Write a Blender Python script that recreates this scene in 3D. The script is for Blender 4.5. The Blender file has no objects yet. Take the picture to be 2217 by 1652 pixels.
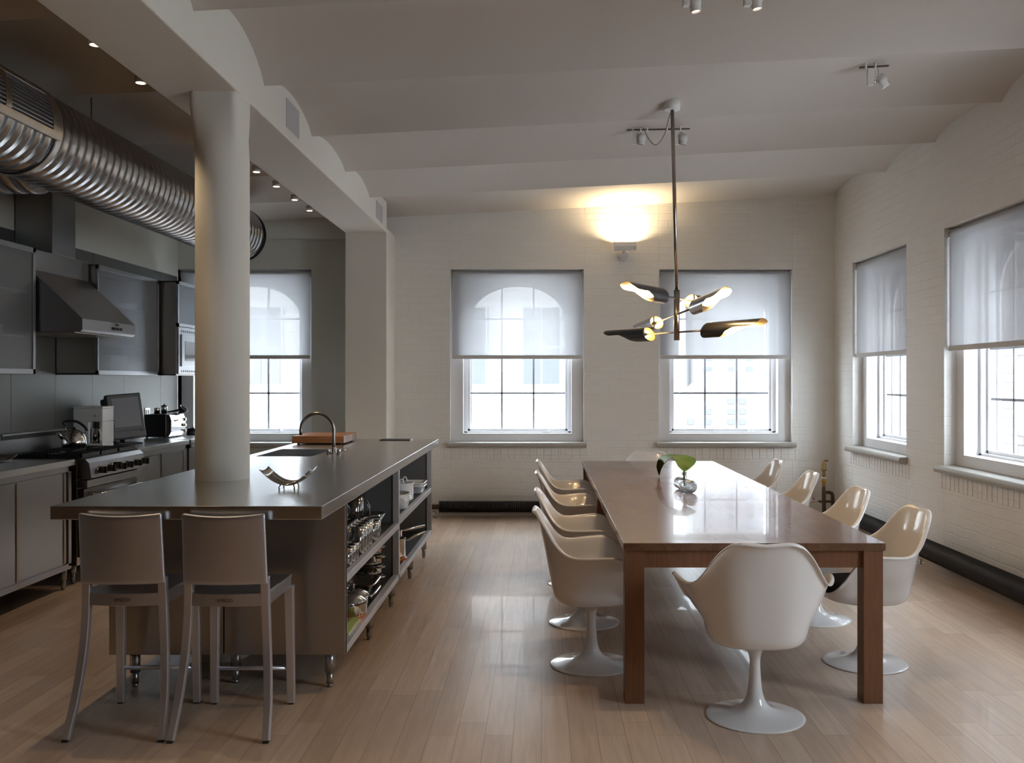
import bpy, bmesh, math, random
WORLD, EXPO, SUNE = 10.5, 0.92, 12.
from math import sin, cos, pi, radians, sqrt, atan2
from mathutils import Vector, Matrix
random.seed(7)
C = bpy.context.scene.collection
SC = bpy.context.scene
F, H0, VX, VY = 2080.0, 1.489, 1172.0, 822.0     # focal in px, eye height, vanishing point of the level camera

# ------------------------------------------------------------------ materials
def newmat(name):
    m = bpy.data.materials.new(name); m.use_nodes = True
    nt = m.node_tree; nt.nodes.clear()
    out = nt.nodes.new('ShaderNodeOutputMaterial')
    return m, nt, out
def nd(nt, t, **kw):
    n = nt.nodes.new(t)
    for k, v in kw.items():
        if k in n.inputs.keys(): n.inputs[k].default_value = v
        else: setattr(n, k, v)
    return n
def pb(nt, col, rough=.5, metal=0., spec=.5, coat=0.):
    b = nt.nodes.new('ShaderNodeBsdfPrincipled')
    b.inputs['Base Color'].default_value = (*col, 1)
    b.inputs['Roughness'].default_value = rough
    b.inputs['Metallic'].default_value = metal
    b.inputs['Specular IOR Level'].default_value = spec
    b.inputs['Coat Weight'].default_value = coat
    return b
def mat(name, col, rough=.5, metal=0., spec=.5, coat=0., var=0.03, scale=3., bump=0., bscale=40., stretch=(1,1,1), rvar=0.):
    m, nt, out = newmat(name)
    b = pb(nt, col, rough, metal, spec, coat)
    tc = nd(nt, 'ShaderNodeTexCoord'); mp = nd(nt, 'ShaderNodeMapping'); mp.inputs['Scale'].default_value = stretch
    nt.links.new(tc.outputs['Object'], mp.inputs['Vector'])
    if var > 0:
        n = nd(nt, 'ShaderNodeTexNoise', Scale=scale, Detail=4.)
        r = nd(nt, 'ShaderNodeMix', data_type='RGBA')
        r.inputs[6].default_value = (*[max(0, c*(1-var)) for c in col], 1)
        r.inputs[7].default_value = (*[min(1, c*(1+var)) for c in col], 1)
        nt.links.new(mp.outputs[0], n.inputs['Vector']); nt.links.new(n.outputs['Fac'], r.inputs[0])
        nt.links.new(r.outputs[2], b.inputs['Base Color'])
        if rvar > 0:
            q = nd(nt, 'ShaderNodeMapRange'); q.inputs[1].default_value = .3; q.inputs[2].default_value = .7
            q.inputs[3].default_value = rough-rvar; q.inputs[4].default_value = rough+rvar
            nt.links.new(n.outputs['Fac'], q.inputs[0]); nt.links.new(q.outputs[0], b.inputs['Roughness'])
    if bump > 0:
        n2 = nd(nt, 'ShaderNodeTexNoise', Scale=bscale, Detail=3.)
        bp = nd(nt, 'ShaderNodeBump', Strength=bump, Distance=.01)
        nt.links.new(mp.outputs[0], n2.inputs['Vector']); nt.links.new(n2.outputs['Fac'], bp.inputs['Height'])
        nt.links.new(bp.outputs[0], b.inputs['Normal'])
    nt.links.new(b.outputs[0], out.inputs[0])
    return m
def emis(name, col, s):
    m, nt, out = newmat(name)
    e = nd(nt, 'ShaderNodeEmission'); e.inputs[0].default_value = (*col, 1); e.inputs[1].default_value = s
    nt.links.new(e.outputs[0], out.inputs[0]); return m
def clear(name, tint=(1,1,1), lo=.06, hi=.75, blend=.35, rough=.03):
    "thin glass: transparent with a glossy rim"
    m, nt, out = newmat(name)
    t = nd(nt, 'ShaderNodeBsdfTransparent'); t.inputs[0].default_value = (*tint, 1)
    g = nd(nt, 'ShaderNodeBsdfGlossy', Roughness=rough)
    lw = nd(nt, 'ShaderNodeLayerWeight', Blend=blend)
    q = nd(nt, 'ShaderNodeMapRange'); q.inputs[3].default_value = lo; q.inputs[4].default_value = hi
    mx = nd(nt, 'ShaderNodeMixShader')
    nt.links.new(lw.outputs['Facing'], q.inputs[0]); nt.links.new(q.outputs[0], mx.inputs[0])
    nt.links.new(t.outputs[0], mx.inputs[1]); nt.links.new(g.outputs[0], mx.inputs[2]); nt.links.new(mx.outputs[0], out.inputs[0])
    return m
def sheer(name, col, clearness, trans, weave=True):
    m, nt, out = newmat(name)
    t = nd(nt, 'ShaderNodeBsdfTransparent')
    tl = nd(nt, 'ShaderNodeBsdfTranslucent'); tl.inputs[0].default_value = (*col, 1)
    d = nd(nt, 'ShaderNodeBsdfDiffuse'); d.inputs[0].default_value = (*col, 1)
    m1 = nd(nt, 'ShaderNodeMixShader'); m1.inputs[0].default_value = trans
    m2 = nd(nt, 'ShaderNodeMixShader'); m2.inputs[0].default_value = clearness
    nt.links.new(d.outputs[0], m1.inputs[1]); nt.links.new(tl.outputs[0], m1.inputs[2])
    nt.links.new(m1.outputs[0], m2.inputs[1]); nt.links.new(t.outputs[0], m2.inputs[2]); nt.links.new(m2.outputs[0], out.inputs[0])
    return m
def brickmat(name, col, ax, bw=.21, bh=.073, bump=.5, rough=.6, mortar=None, c2=None, smooth=.6, size=.006):
    "ax: which object axes run along and up the wall"
    m, nt, out = newmat(name)
    b = pb(nt, col, rough, 0, .35)
    tc = nd(nt, 'ShaderNodeTexCoord'); sp = nd(nt, 'ShaderNodeSeparateXYZ'); cb = nd(nt, 'ShaderNodeCombineXYZ')
    nt.links.new(tc.outputs['Object'], sp.inputs[0])
    nt.links.new(sp.outputs[ax[0]], cb.inputs[0]); nt.links.new(sp.outputs[ax[1]], cb.inputs[1])
    nz = nd(nt, 'ShaderNodeTexNoise', Scale=2.2, Detail=2.)
    ad = nd(nt, 'ShaderNodeMix', data_type='VECTOR'); ad.inputs[0].default_value = .035
    nt.links.new(tc.outputs['Object'], nz.inputs['Vector'])
    nt.links.new(cb.outputs[0], ad.inputs[4]); nt.links.new(nz.outputs['Color'], ad.inputs[5])
    br = nd(nt, 'ShaderNodeTexBrick'); br.inputs['Scale'].default_value = 1.
    br.inputs['Brick Width'].default_value = bw; br.inputs['Row Height'].default_value = bh
    br.inputs['Mortar Size'].default_value = size; br.inputs['Mortar Smooth'].default_value = smooth
    br.inputs['Color1'].default_value = (*col, 1); br.inputs['Color2'].default_value = (*(c2 or [c*.975 for c in col]), 1)
    br.inputs['Mortar'].default_value = (*(mortar or [c*.985 for c in col]), 1)
    nt.links.new(ad.outputs[1], br.inputs['Vector'])
    nt.links.new(br.outputs['Color'], b.inputs['Base Color'])
    n2 = nd(nt, 'ShaderNodeTexNoise', Scale=9., Detail=6., Roughness=.6)
    nt.links.new(tc.outputs['Object'], n2.inputs['Vector'])
    n3 = nd(nt, 'ShaderNodeTexNoise', Scale=1.1, Detail=2.)
    nt.links.new(tc.outputs['Object'], n3.inputs['Vector'])
    q3 = nd(nt, 'ShaderNodeMapRange'); q3.inputs[1].default_value=.38; q3.inputs[2].default_value=.62; q3.inputs[3].default_value=.25; q3.inputs[4].default_value=1.
    nt.links.new(n3.outputs['Fac'], q3.inputs[0])
    inv = nd(nt, 'ShaderNodeMath', operation='MULTIPLY'); nt.links.new(br.outputs['Fac'], inv.inputs[0]); nt.links.new(q3.outputs[0], inv.inputs[1])
    ml = nd(nt, 'ShaderNodeMath', operation='MULTIPLY'); ml.inputs[1].default_value = -1.0
    nt.links.new(inv.outputs[0], ml.inputs[0])
    sm = nd(nt, 'ShaderNodeMath', operation='MULTIPLY_ADD'); sm.inputs[1].default_value = .8
    nt.links.new(n2.outputs['Fac'], sm.inputs[0]); nt.links.new(ml.outputs[0], sm.inputs[2])
    bp = nd(nt, 'ShaderNodeBump', Strength=bump, Distance=.006)
    nt.links.new(sm.outputs[0], bp.inputs['Height']); nt.links.new(bp.outputs[0], b.inputs['Normal'])
    nt.links.new(b.outputs[0], out.inputs[0])
    return m
def plankmat(name, c1, c2, dark, ln, wd, swap, rough=.3, spec=.5, bump=.05, size=.0015, grain=.25, coat=0.):
    "boards with their length along world/object y (swap) or x"
    m, nt, out = newmat(name)
    b = pb(nt, c1, rough, 0, spec, coat)
    tc = nd(nt, 'ShaderNodeTexCoord'); sp = nd(nt, 'ShaderNodeSeparateXYZ'); cb = nd(nt, 'ShaderNodeCombineXYZ')
    nt.links.new(tc.outputs['Object'], sp.inputs[0])
    a, c = (1, 0) if swap else (0, 1)
    nt.links.new(sp.outputs[a], cb.inputs[0]); nt.links.new(sp.outputs[c], cb.inputs[1]); nt.links.new(sp.outputs[2], cb.inputs[2])
    br = nd(nt, 'ShaderNodeTexBrick'); br.offset = .37; br.offset_frequency = 3; br.squash = .7; br.squash_frequency = 2
    br.inputs['Scale'].default_value = 1.; br.inputs['Brick Width'].default_value = ln; br.inputs['Row Height'].default_value = wd
    br.inputs['Mortar Size'].default_value = size; br.inputs['Mortar Smooth'].default_value = .1; br.inputs['Bias'].default_value = -.1
    br.inputs['Color1'].default_value = (*c1, 1); br.inputs['Color2'].default_value = (*c2, 1); br.inputs['Mortar'].default_value = (*dark, 1)
    nt.links.new(cb.outputs[0], br.inputs['Vector'])
    mp = nd(nt, 'ShaderNodeMapping'); mp.inputs['Scale'].default_value = (1.5, 22, 22)
    nt.links.new(cb.outputs[0], mp.inputs[0])
    n = nd(nt, 'ShaderNodeTexNoise', Scale=1.6, Detail=6., Distortion=.6); nt.links.new(mp.outputs[0], n.inputs['Vector'])
    q = nd(nt, 'ShaderNodeMapRange'); q.inputs[1].default_value = .3; q.inputs[2].default_value = .75
    q.inputs[3].default_value = 1-grain; q.inputs[4].default_value = 1+grain*.4
    nt.links.new(n.outputs['Fac'], q.inputs[0])
    mu = nd(nt, 'ShaderNodeVectorMath', operation='SCALE'); nt.links.new(br.outputs['Color'], mu.inputs[0]); nt.links.new(q.outputs[0], mu.inputs['Scale'])
    nt.links.new(mu.outputs[0], b.inputs['Base Color'])
    n2 = nd(nt, 'ShaderNodeTexNoise', Scale=1.2, Detail=3.); nt.links.new(tc.outputs['Object'], n2.inputs['Vector'])
    q2 = nd(nt, 'ShaderNodeMapRange'); q2.inputs[3].default_value = rough-.08; q2.inputs[4].default_value = rough+.1
    nt.links.new(n2.outputs['Fac'], q2.inputs[0]); nt.links.new(q2.outputs[0], b.inputs['Roughness'])
    bp = nd(nt, 'ShaderNodeBump', Strength=bump, Distance=.003)
    nt.links.new(n.outputs['Fac'], bp.inputs['Height']); nt.links.new(bp.outputs[0], b.inputs['Normal'])
    nt.links.new(b.outputs[0], out.inputs[0])
    return m

WALLC = (.81, .80, .77)
M = dict(
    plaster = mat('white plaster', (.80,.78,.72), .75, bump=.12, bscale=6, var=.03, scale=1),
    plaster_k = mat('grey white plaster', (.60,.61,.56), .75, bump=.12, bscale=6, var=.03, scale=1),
    darkwall = mat('dark brown unseen wall', (.24,.175,.13), .6, var=.2, scale=2, stretch=(3,3,.5)),  # out-of-view walls, browned to shape bounce and steel reflections
    ceil = mat('ceiling plaster', (.64,.60,.56), .8, bump=.1, bscale=4, var=.03, scale=.8),
    brick_far = brickmat('white painted brick far', WALLC, (0,2)),
    brick_right = brickmat('white painted brick right', (.81,.80,.775), (1,2)),
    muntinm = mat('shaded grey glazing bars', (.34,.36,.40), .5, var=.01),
    trimw = mat('white painted wood', (.80,.80,.82), .4, var=.01),
    sillm = mat('grey stone sill', (.40,.385,.35), .35, var=.06, scale=12),
    floor = plankmat('pale maple floor', (.67,.52,.40), (.54,.40,.30), (.29,.20,.14), 1.15, .118, True, .33, .6, .04, .0011, .16, .10),
    walnut = plankmat('walnut table top', (.20,.095,.055), (.14,.062,.036), (.10,.045,.025), 9., .17, True, .26, .6, .06, .0006, .35, .35),
    walnut2 = mat('walnut frame', (.21,.095,.048), .38, var=.30, scale=6, stretch=(14,14,1.2), spec=.4),
    steel = mat('brushed stainless steel', (.41,.42,.44), .30, 1., var=.02, scale=1.5, rvar=.03),
    steel_top = mat('stainless worktop', (.62,.62,.625), .25, 1., var=.015, scale=1.5),
    steel_warm = mat('stainless end panel', (.44,.41,.375), .33, 1., var=.05, scale=2.5, stretch=(3,3,.4), rvar=.05),
    steel_dk = mat('dark stainless', (.20,.20,.205), .38, 1., var=.05, scale=8),  # darker steel tone for carcasses, oven door, plate and lettering
    panelm = mat('stainless wall panel', (.185,.19,.185), .5, 1., var=.06, scale=1.2),
    hoodm = mat('hood steel', (.36,.36,.37), .32, 1., var=.04, scale=3, rvar=.04),
    chrome = mat('chrome', (.75,.74,.72), .09, 1., var=.02),
    edgem = mat('window-lit steel shelf edge', (.70,.72,.77), .42, .75, var=.02),  # light from the side windows is put into this paler colour
    alum_leg = mat('aluminium leg with cool reflection', (.72,.74,.82), .38, .9, var=.03, scale=30, stretch=(1,1,.2)),  # cool reflected light is put into this paler, bluer colour
    alum = mat('brushed aluminium', (.56,.57,.62), .42, 1., var=.03, scale=30, stretch=(1,1,.2)),
    galv = mat('galvanised duct steel', (.40,.405,.415), .27, 1., var=.03, scale=5),
    fiber = mat('glossy white shell', (.84,.83,.825), .16, spec=.55, coat=.3, var=.0),
    pedestal = mat('white enamelled base', (.80,.80,.815), .12, spec=.6, coat=.4, var=.0),
    blackfab = mat('black seat cushion fabric', (.012,.012,.014), .95, var=.3, scale=60, bump=.5, bscale=160),
    black = mat('black plastic', (.015,.015,.017), .35, var=.02),
    blackm = mat('matt black iron', (.02,.02,.022), .5, var=.2, scale=20),
    fins = mat('black fin tube', (.022,.022,.024), .42, .6, var=.15, scale=30),
    shade_blk = mat('black lacquered shade', (.018,.017,.016), .30, var=.0),
    shade_gry = mat('gunmetal shade', (.10,.105,.12), .28, .9, var=.0),
    shade_sil = mat('silver shade', (.50,.50,.52), .24, 1., var=.0),
    lining = mat('bulb-warmed white shade lining', (.92,.74,.44), .35, .75, var=.0),  # white metal lining; the bulb's warm light is put into its colour
    nickel = mat('aged nickel rod', (.36,.32,.28), .25, 1., var=.15, scale=30),
    whitep = mat('white plastic', (.90,.88,.84), .3, var=.0),
    white_en = mat('white fixture enamel', (.74,.73,.71), .4, var=.0),
    ceramic = mat('white glazed ceramic', (.92,.93,.95), .12, spec=.6, var=.0),
    butcher = plankmat('butcher block', (.40,.175,.07), (.30,.12,.05), (.16,.07,.03), .3, .04, False, .4, .4, .05, .0006, .3),
    basin = mat('dark steel basin', (.12,.12,.12), .4, .9, var=.05),
    shelfm = mat('black rubber shelf mat', (.022,.023,.026), .6, var=.2, scale=60, bump=.3, bscale=120),
    inner = mat('dark cabinet inside', (.17,.17,.175), .5, .3, var=.1, scale=6),
    greym = mat('grey painted plate', (.50,.50,.53), .5, var=.0),
    brass = mat('old brass', (.36,.26,.11), .4, .9, var=.3, scale=40),
    iron = mat('brown iron pipe', (.11,.075,.05), .6, .4, var=.3, scale=30),
    copper = mat('copper', (.75,.36,.22), .25, 1., var=.05),
    orange = mat('orange wood trivet', (.42,.14,.04), .5, var=.1),
    leaf = mat('green leaf', (.075,.17,.012), .45, var=.35, scale=8, stretch=(30,3,3)),
    stem = mat('leaf stem green', (.10,.17,.03), .5, var=.1),
    towel = mat('cream cloth', (.62,.60,.50), .95, var=.1, scale=90, bump=.4, bscale=200),
    towelg = mat('green striped cloth', (.34,.40,.12), .95, var=.1, scale=90, bump=.4, bscale=200),
    screen = mat('grey tv screen', (.27,.285,.32), .12, spec=.6, var=.0),
    tvgrey = mat('dark grey tv case', (.085,.09,.10), .38, var=.02),
    cordm = mat('cable', (.30,.28,.26), .5, var=.0),
    rubber = mat('dark rubber', (.03,.03,.03), .7, var=.0),
    ext1 = mat('pale limestone facade', (.29,.29,.29), .9, var=.03, scale=1),
    ext2 = mat('pale render tower', (.085,.085,.09), .9, var=.03, scale=.2),
    extb = brickmat('pale red brick facade', (.058,.053,.053), (0,2), .9, .3, .1, .9, mortar=(.078,.072,.072), c2=(.050,.045,.045), size=.03),
    extr = brickmat('pale brick neighbour', (.11,.10,.10), (1,2), .42, .17, .2, .9, mortar=(.038,.037,.037), c2=(.072,.067,.067), size=.014),
    extw = mat('grey exterior window glass', (.024,.028,.032), .5, var=.3, scale=2),
    extg = mat('grey street', (.45,.45,.45), .9, var=.05, scale=.05),
    shutter = mat('blue grey shutter', (.05,.068,.08), .6, var=.05, scale=3),
    pane = clear('window pane', (.97,.98,.98), .03, .35, .3),
    glassw = clear('clear glassware', (.95,.97,.97), .17, 1., .5),
    frost = sheer('frosted cabinet glass', (.42,.44,.46), .58, .35),
    blind = sheer('sheer white blind fabric', (.50,.505,.52), .065, .38),
    hem = mat('blind hem', (.60,.59,.58), .7, var=.02),
    bulb = emis('warm bulb', (1.,.72,.36), 30.),
    lens = emis('warm spot lens', (1.,.74,.46), 4.),
)
def frostgloss():
    m = M['frost']; nt = m.node_tree
    out = [n for n in nt.nodes if n.type == 'OUTPUT_MATERIAL'][0]; src = out.inputs[0].links[0].from_socket
    g = nd(nt, 'ShaderNodeBsdfGlossy', Roughness=.22); g.inputs[0].default_value = (.7,.75,.8,1)
    mx = nd(nt, 'ShaderNodeMixShader'); mx.inputs[0].default_value = .16
    nt.links.new(src, mx.inputs[1]); nt.links.new(g.outputs[0], mx.inputs[2]); nt.links.new(mx.outputs[0], out.inputs[0])
frostgloss()

# ------------------------------------------------------------------ mesh builder
class MB:
    def __init__(s): s.v = []; s.f = []; s.sm = []
    def add(s, vs, fs, smooth=False):
        o = len(s.v); s.v += [tuple(p) for p in vs]; s.f += [tuple(i+o for i in f) for f in fs]; s.sm += [smooth]*len(fs); return s
    def box(s, x0, x1, y0, y1, z0, z1):
        if x0 > x1: x0, x1 = x1, x0
        if y0 > y1: y0, y1 = y1, y0
        if z0 > z1: z0, z1 = z1, z0
        return s.add([(x0,y0,z0),(x1,y0,z0),(x1,y1,z0),(x0,y1,z0),(x0,y0,z1),(x1,y0,z1),(x1,y1,z1),(x0,y1,z1)],
              [(0,3,2,1),(4,5,6,7),(0,1,5,4),(1,2,6,5),(2,3,7,6),(3,0,4,7)])
    def grid(s, rows, smooth=True, closeu=False, closev=False, flip=False):
        n, m = len(rows), len(rows[0]); vs = [p for r in rows for p in r]; fs = []
        for i in range(n if closev else n-1):
            for j in range(m if closeu else m-1):
                a, b = i*m+j, i*m+(j+1) % m; c, d = ((i+1) % n)*m+(j+1) % m, ((i+1) % n)*m+j
                fs.append((a,d,c,b) if flip else (a,b,c,d))
        return s.add(vs, fs, smooth)
    def lathe(s, prof, c=(0,0,0), n=32, sx=1., sy=1.):
        rows = []
        for r, z in prof:
            rows.append([(c[0]+r*sx*cos(2*pi*k/n), c[1]+r*sy*sin(2*pi*k/n), c[2]+z) for k in range(n)])
        s.grid(rows, True, True)
        o = len(s.v)-n*len(rows)
        if prof[0][0] > 1e-5: s.f.append(tuple(o+k for k in range(n))[::-1]); s.sm.append(False)
        if prof[-1][0] > 1e-5: s.f.append(tuple(o+(len(rows)-1)*n+k for k in range(n))); s.sm.append(False)
        return s
    def tube(s, pts, r, n=12, cap=True, sq=None, up=None):
        "sweep a circle (or sq=(w,h) rectangle) along pts; r may be a list"
        P = [Vector(p) for p in pts]; rs = r if isinstance(r, (list, tuple)) else [r]*len(P)
        rows = []; prev = None
        for i, p in enumerate(P):
            t = (P[min(i+1, len(P)-1)]-P[max(i-1, 0)]).normalized()
            if prev is None:
                u = Vector(up) if up else (Vector((0,0,1)) if abs(t.z) < .9 else Vector((0,1,0)))
                a = (u - t*u.dot(t)).normalized()
            else: a = (prev - t*prev.dot(t)).normalized()
            prev = a; b = t.cross(a)
            if sq:
                w, h = sq[0]*rs[i]/2, sq[1]*rs[i]/2
                rows.append([p+a*h+b*w, p+a*h-b*w, p-a*h-b*w, p-a*h+b*w])
            else: rows.append([p+(a*cos(2*pi*k/n)+b*sin(2*pi*k/n))*rs[i] for k in range(n)])
        s.grid([[tuple(q) for q in rr] for rr in rows], not sq, True)
        if cap:
            m = 4 if sq else n; o = len(s.v)-m*len(rows)
            s.f.append(tuple(o+k for k in range(m))[::-1]); s.sm.append(False)
            s.f.append(tuple(o+(len(rows)-1)*m+k for k in range(m))); s.sm.append(False)
        return s
    def cyl(s, p0, p1, r, n=20, cap=True): return s.tube([p0, p1], r, n, cap)
    def xf(s, mtx):
        s.v = [tuple(mtx @ Vector(p)) for p in s.v]; return s
    def build(s, name, m, parent=None, world=True, bev=0., solid=0., sub=0, seg=2):
        if parent is not None and world:
            off = Vector((0,0,0)); q = parent
            while q is not None: off += q.location; q = q.parent
            vs = [(p[0]-off.x, p[1]-off.y, p[2]-off.z) for p in s.v]
        else: vs = s.v
        me = bpy.data.meshes.new(name); me.from_pydata(vs, [], s.f)
        me.polygons.foreach_set('use_smooth', s.sm); me.materials.append(m if not isinstance(m, str) else M[m])
        bm = bmesh.new(); bm.from_mesh(me); bmesh.ops.recalc_face_normals(bm, faces=bm.faces); bm.to_mesh(me); bm.free()
        o = bpy.data.objects.new(name, me); C.objects.link(o)
        if parent is not None: o.parent = parent
        if solid:
            k = o.modifiers.new('thick', 'SOLIDIFY'); k.thickness = solid; k.offset = 0
        if bev:
            k = o.modifiers.new('edge', 'BEVEL'); k.width = bev; k.segments = seg; k.limit_method = 'ANGLE'; k.angle_limit = radians(40)
        if sub:
            k = o.modifiers.new('smooth', 'SUBSURF'); k.levels = sub; k.render_levels = sub
        return o
def bx(*a): return MB().box(*a)
def tag(o, label, cat, group=None):
    o['label'] = label; o['category'] = cat
    if group: o['group'] = group
    return o
def thing(name, label, cat, loc=(0,0,0), rz=0., group=None):
    o = bpy.data.objects.new(name, None); C.objects.link(o); o.empty_display_size = .1
    o.location = loc; o.rotation_euler = (0,0,rz); return tag(o, label, cat, group)
def struct(o): o['kind'] = 'structure'; return o
def sempty(name, loc=(0,0,0), rz=0.):
    o = bpy.data.objects.new(name, None); C.objects.link(o); o.location = loc; o.rotation_euler = (0,0,rz); return struct(o)
def kids(o): return [c for c in bpy.data.objects if c.parent == o]
def dup(root, loc, rz=0., label=None, group=None):
    def cp(o, par):
        c = o.copy(); C.objects.link(c)
        if par is not None: c.parent = par
        for k in kids(o): cp(k, c)
        return c
    src = kids(root); r = root.copy(); C.objects.link(r); r.location = loc; r.rotation_euler = (0,0,rz)
    for k in src: cp(k, r)
    if label: r['label'] = label
    if group: r['group'] = group
    return r
def cr(pts, n):
    "Catmull-Rom through pts (tuples of any length)"
    out = []; P = [pts[0]]+list(pts)+[pts[-1]]
    for i in range(1, len(P)-2):
        for k in range(n):
            t = k/n
            out.append(tuple(.5*((2*b)+(-a+c)*t+(2*a-5*b+4*c-d)*t*t+(-a+3*b-3*c+d)*t**3) for a, b, c, d in zip(P[i-1], P[i], P[i+1], P[i+2])))
    out.append(tuple(pts[-1])); return out
# ------------------------------------------------------------------ the room
XL, XR, YF, YB = -3.97, 3.21, 10.5, -7.0
BX0, BX1 = -2.03, -1.60            # beam and pilaster
CUSP = [-8.05, -6.92, -5.79, -4.66, -3.53, -2.4, -1.25, -.1, 1.03, 2.16, 3.29, 4.42, 5.55, 6.70, 7.84, 8.95, 10.78]
AMP =  [.2, .2, .2, .2, .2, .2, .2, .2, .2, .2, .2, .2, .13, .085, .10, .14]
def ceil_z(x, y):
    for i in range(len(CUSP)-1):
        if CUSP[i] <= y <= CUSP[i+1]:
            t = (y-CUSP[i])/(CUSP[i+1]-CUSP[i]); return 3.265+.05*x+AMP[i]*(4*t*(1-t))**.8
    return 3.265+.05*x
def build_ceiling():
    ys = []
    for i in range(len(CUSP)-1):
        for k in range(16): ys.append(CUSP[i]+(CUSP[i+1]-CUSP[i])*(k/16))
    ys = [YB-.2]+[y for y in ys]+[10.6]
    ys = sorted(y for y in ys if y <= 10.6)
    mb = MB()
    xs = [-4.3+i*.4 for i in range(21)]
    mb.grid([[(x, y, ceil_z(x, y)+.0) for x in xs] for y in ys], True)
    mb.box(-4.4, 3.7, YB-.3, 11, 3.72, 3.8)
    o = struct(mb.build('ceiling', 'ceil'))
    # keep the vault creases crisp
    for p in o.data.polygons: p.use_smooth = True
    me = o.data
    cus = set(round(c, 4) for c in CUSP)
    for e in me.edges:
        a, b = me.vertices[e.vertices[0]].co, me.vertices[e.vertices[1]].co
        if round(a.y, 4) in cus and abs(a.y-b.y) < 1e-5: e.use_edge_sharp = True
build_ceiling()
struct(bx(-4.4, 3.7, YB-.3, 11, -.12, 0).build('floor', 'floor'))

WZ0, WZ1, WH = .807, 2.695, .729
def wall_with_holes(mb, a0, a1, holes, top, put):
    "put(a0,a1,z0,z1) adds a slab between along-wall coordinates"
    cur = a0
    for h in sorted(holes):
        put(cur, h-WH, 0, top); put(h-WH, h+WH, 0, WZ0-.055); put(h-WH, h+WH, WZ1, top); cur = h+WH
    put(cur, a1, 0, top)
mb = MB()
def putf(a0, a1, z0, z1): mb.box(a0, a1, YF, YF+.36, z0, z1)
wall_with_holes(mb, BX0, XR+.4, [-.265, 2.014], 3.7, putf)
def soldiers(mb, c, axis):
    "the row of upright bricks under a sill, slightly proud, part of the wall"
    u = -.80
    while u < .80:
        w = .066+random.uniform(-.006, .004); z = .620+random.uniform(-.004, .004)
        d = .005+random.uniform(0, .003)
        if axis == 0: mb.box(c+u, c+u+w, YF-d, YF+.02, z, .745)
        else: mb.box(XR-d, XR+.02, c+u, c+u+w, z, .745)
        u += .078
for c in (-.265, 2.014): soldiers(mb, c, 0)
struct(mb.build('wall_far', 'brick_far', bev=.003))
mb = MB()
KWC = -3.241
wall_with_holes(mb, XL-.3, BX0, [KWC], 3.7, putf)
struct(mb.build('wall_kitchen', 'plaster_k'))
RW = [9.18, 6.93, 4.68, 2.43]
mb = MB()
wall_with_holes(mb, YB, YF, RW, 3.7, lambda a0, a1, z0, z1: mb.box(XR, XR+.36, a0, a1, z0, z1))
for c in RW[:3]: soldiers(mb, c, 1)
struct(mb.build('wall_right', 'brick_right', bev=.003))
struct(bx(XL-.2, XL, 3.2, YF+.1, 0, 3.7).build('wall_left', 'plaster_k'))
struct(bx(XL-.2, XL, YB, 3.2, 0, 3.7).build('wall_left_rear', 'darkwall'))
struct(bx(XL-.2, XR+.4, YB-.2, YB, 0, 3.7).build('wall_back', 'darkwall'))
# beam and pilaster carrying it
mb = bx(BX0, BX1, YB, 9.95, 3.01, 3.70)
struct(mb.build('beam', 'plaster', bev=.008))
struct(bx(BX0, BX1, 9.94, YF+.02, 0, 3.06).build('pilaster', 'plaster', bev=.008))
# soffit step high on the kitchen end wall
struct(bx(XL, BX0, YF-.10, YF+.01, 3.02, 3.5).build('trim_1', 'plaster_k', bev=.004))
# column with its squared capital, standing through the island
mb = MB(); cx, cy = -1.722, 5.19; n = 64
rows = []
for z, sq in ((0., 0), (2.66, 0), (2.72, .12), (2.80, .45), (2.88, .8), (2.95, 1), (3.015, 1)):
    r = []
    for k in range(n):
        a = 2*pi*k/n; ca, sa = cos(a), sin(a)
        R = .141; q = .128/max(abs(ca), abs(sa)); q = min(q, .170)
        rr = R*(1-sq)+q*sq; r.append((cx+rr*ca-.012*sq, cy+rr*sa, z))
    rows.append(r)
mb.grid(rows, True, True)
struct(mb.build('column', 'plaster'))
# grey service plates on the beam's side
for i, (y0, y1, z0, z1, lab) in enumerate(((6.02, 6.33, 3.075, 3.255, 'grey rectangular cover plate high on the beam above the island'),
                                    (9.30, 9.66, 3.06, 3.225, 'small grey cover plate on the beam near the far pilaster'))):
    tag(bx(BX1-.004, BX1+.006, y0, y1, z0, z1).build('cover_plate', 'greym', bev=.001), lab, 'vent')

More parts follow.
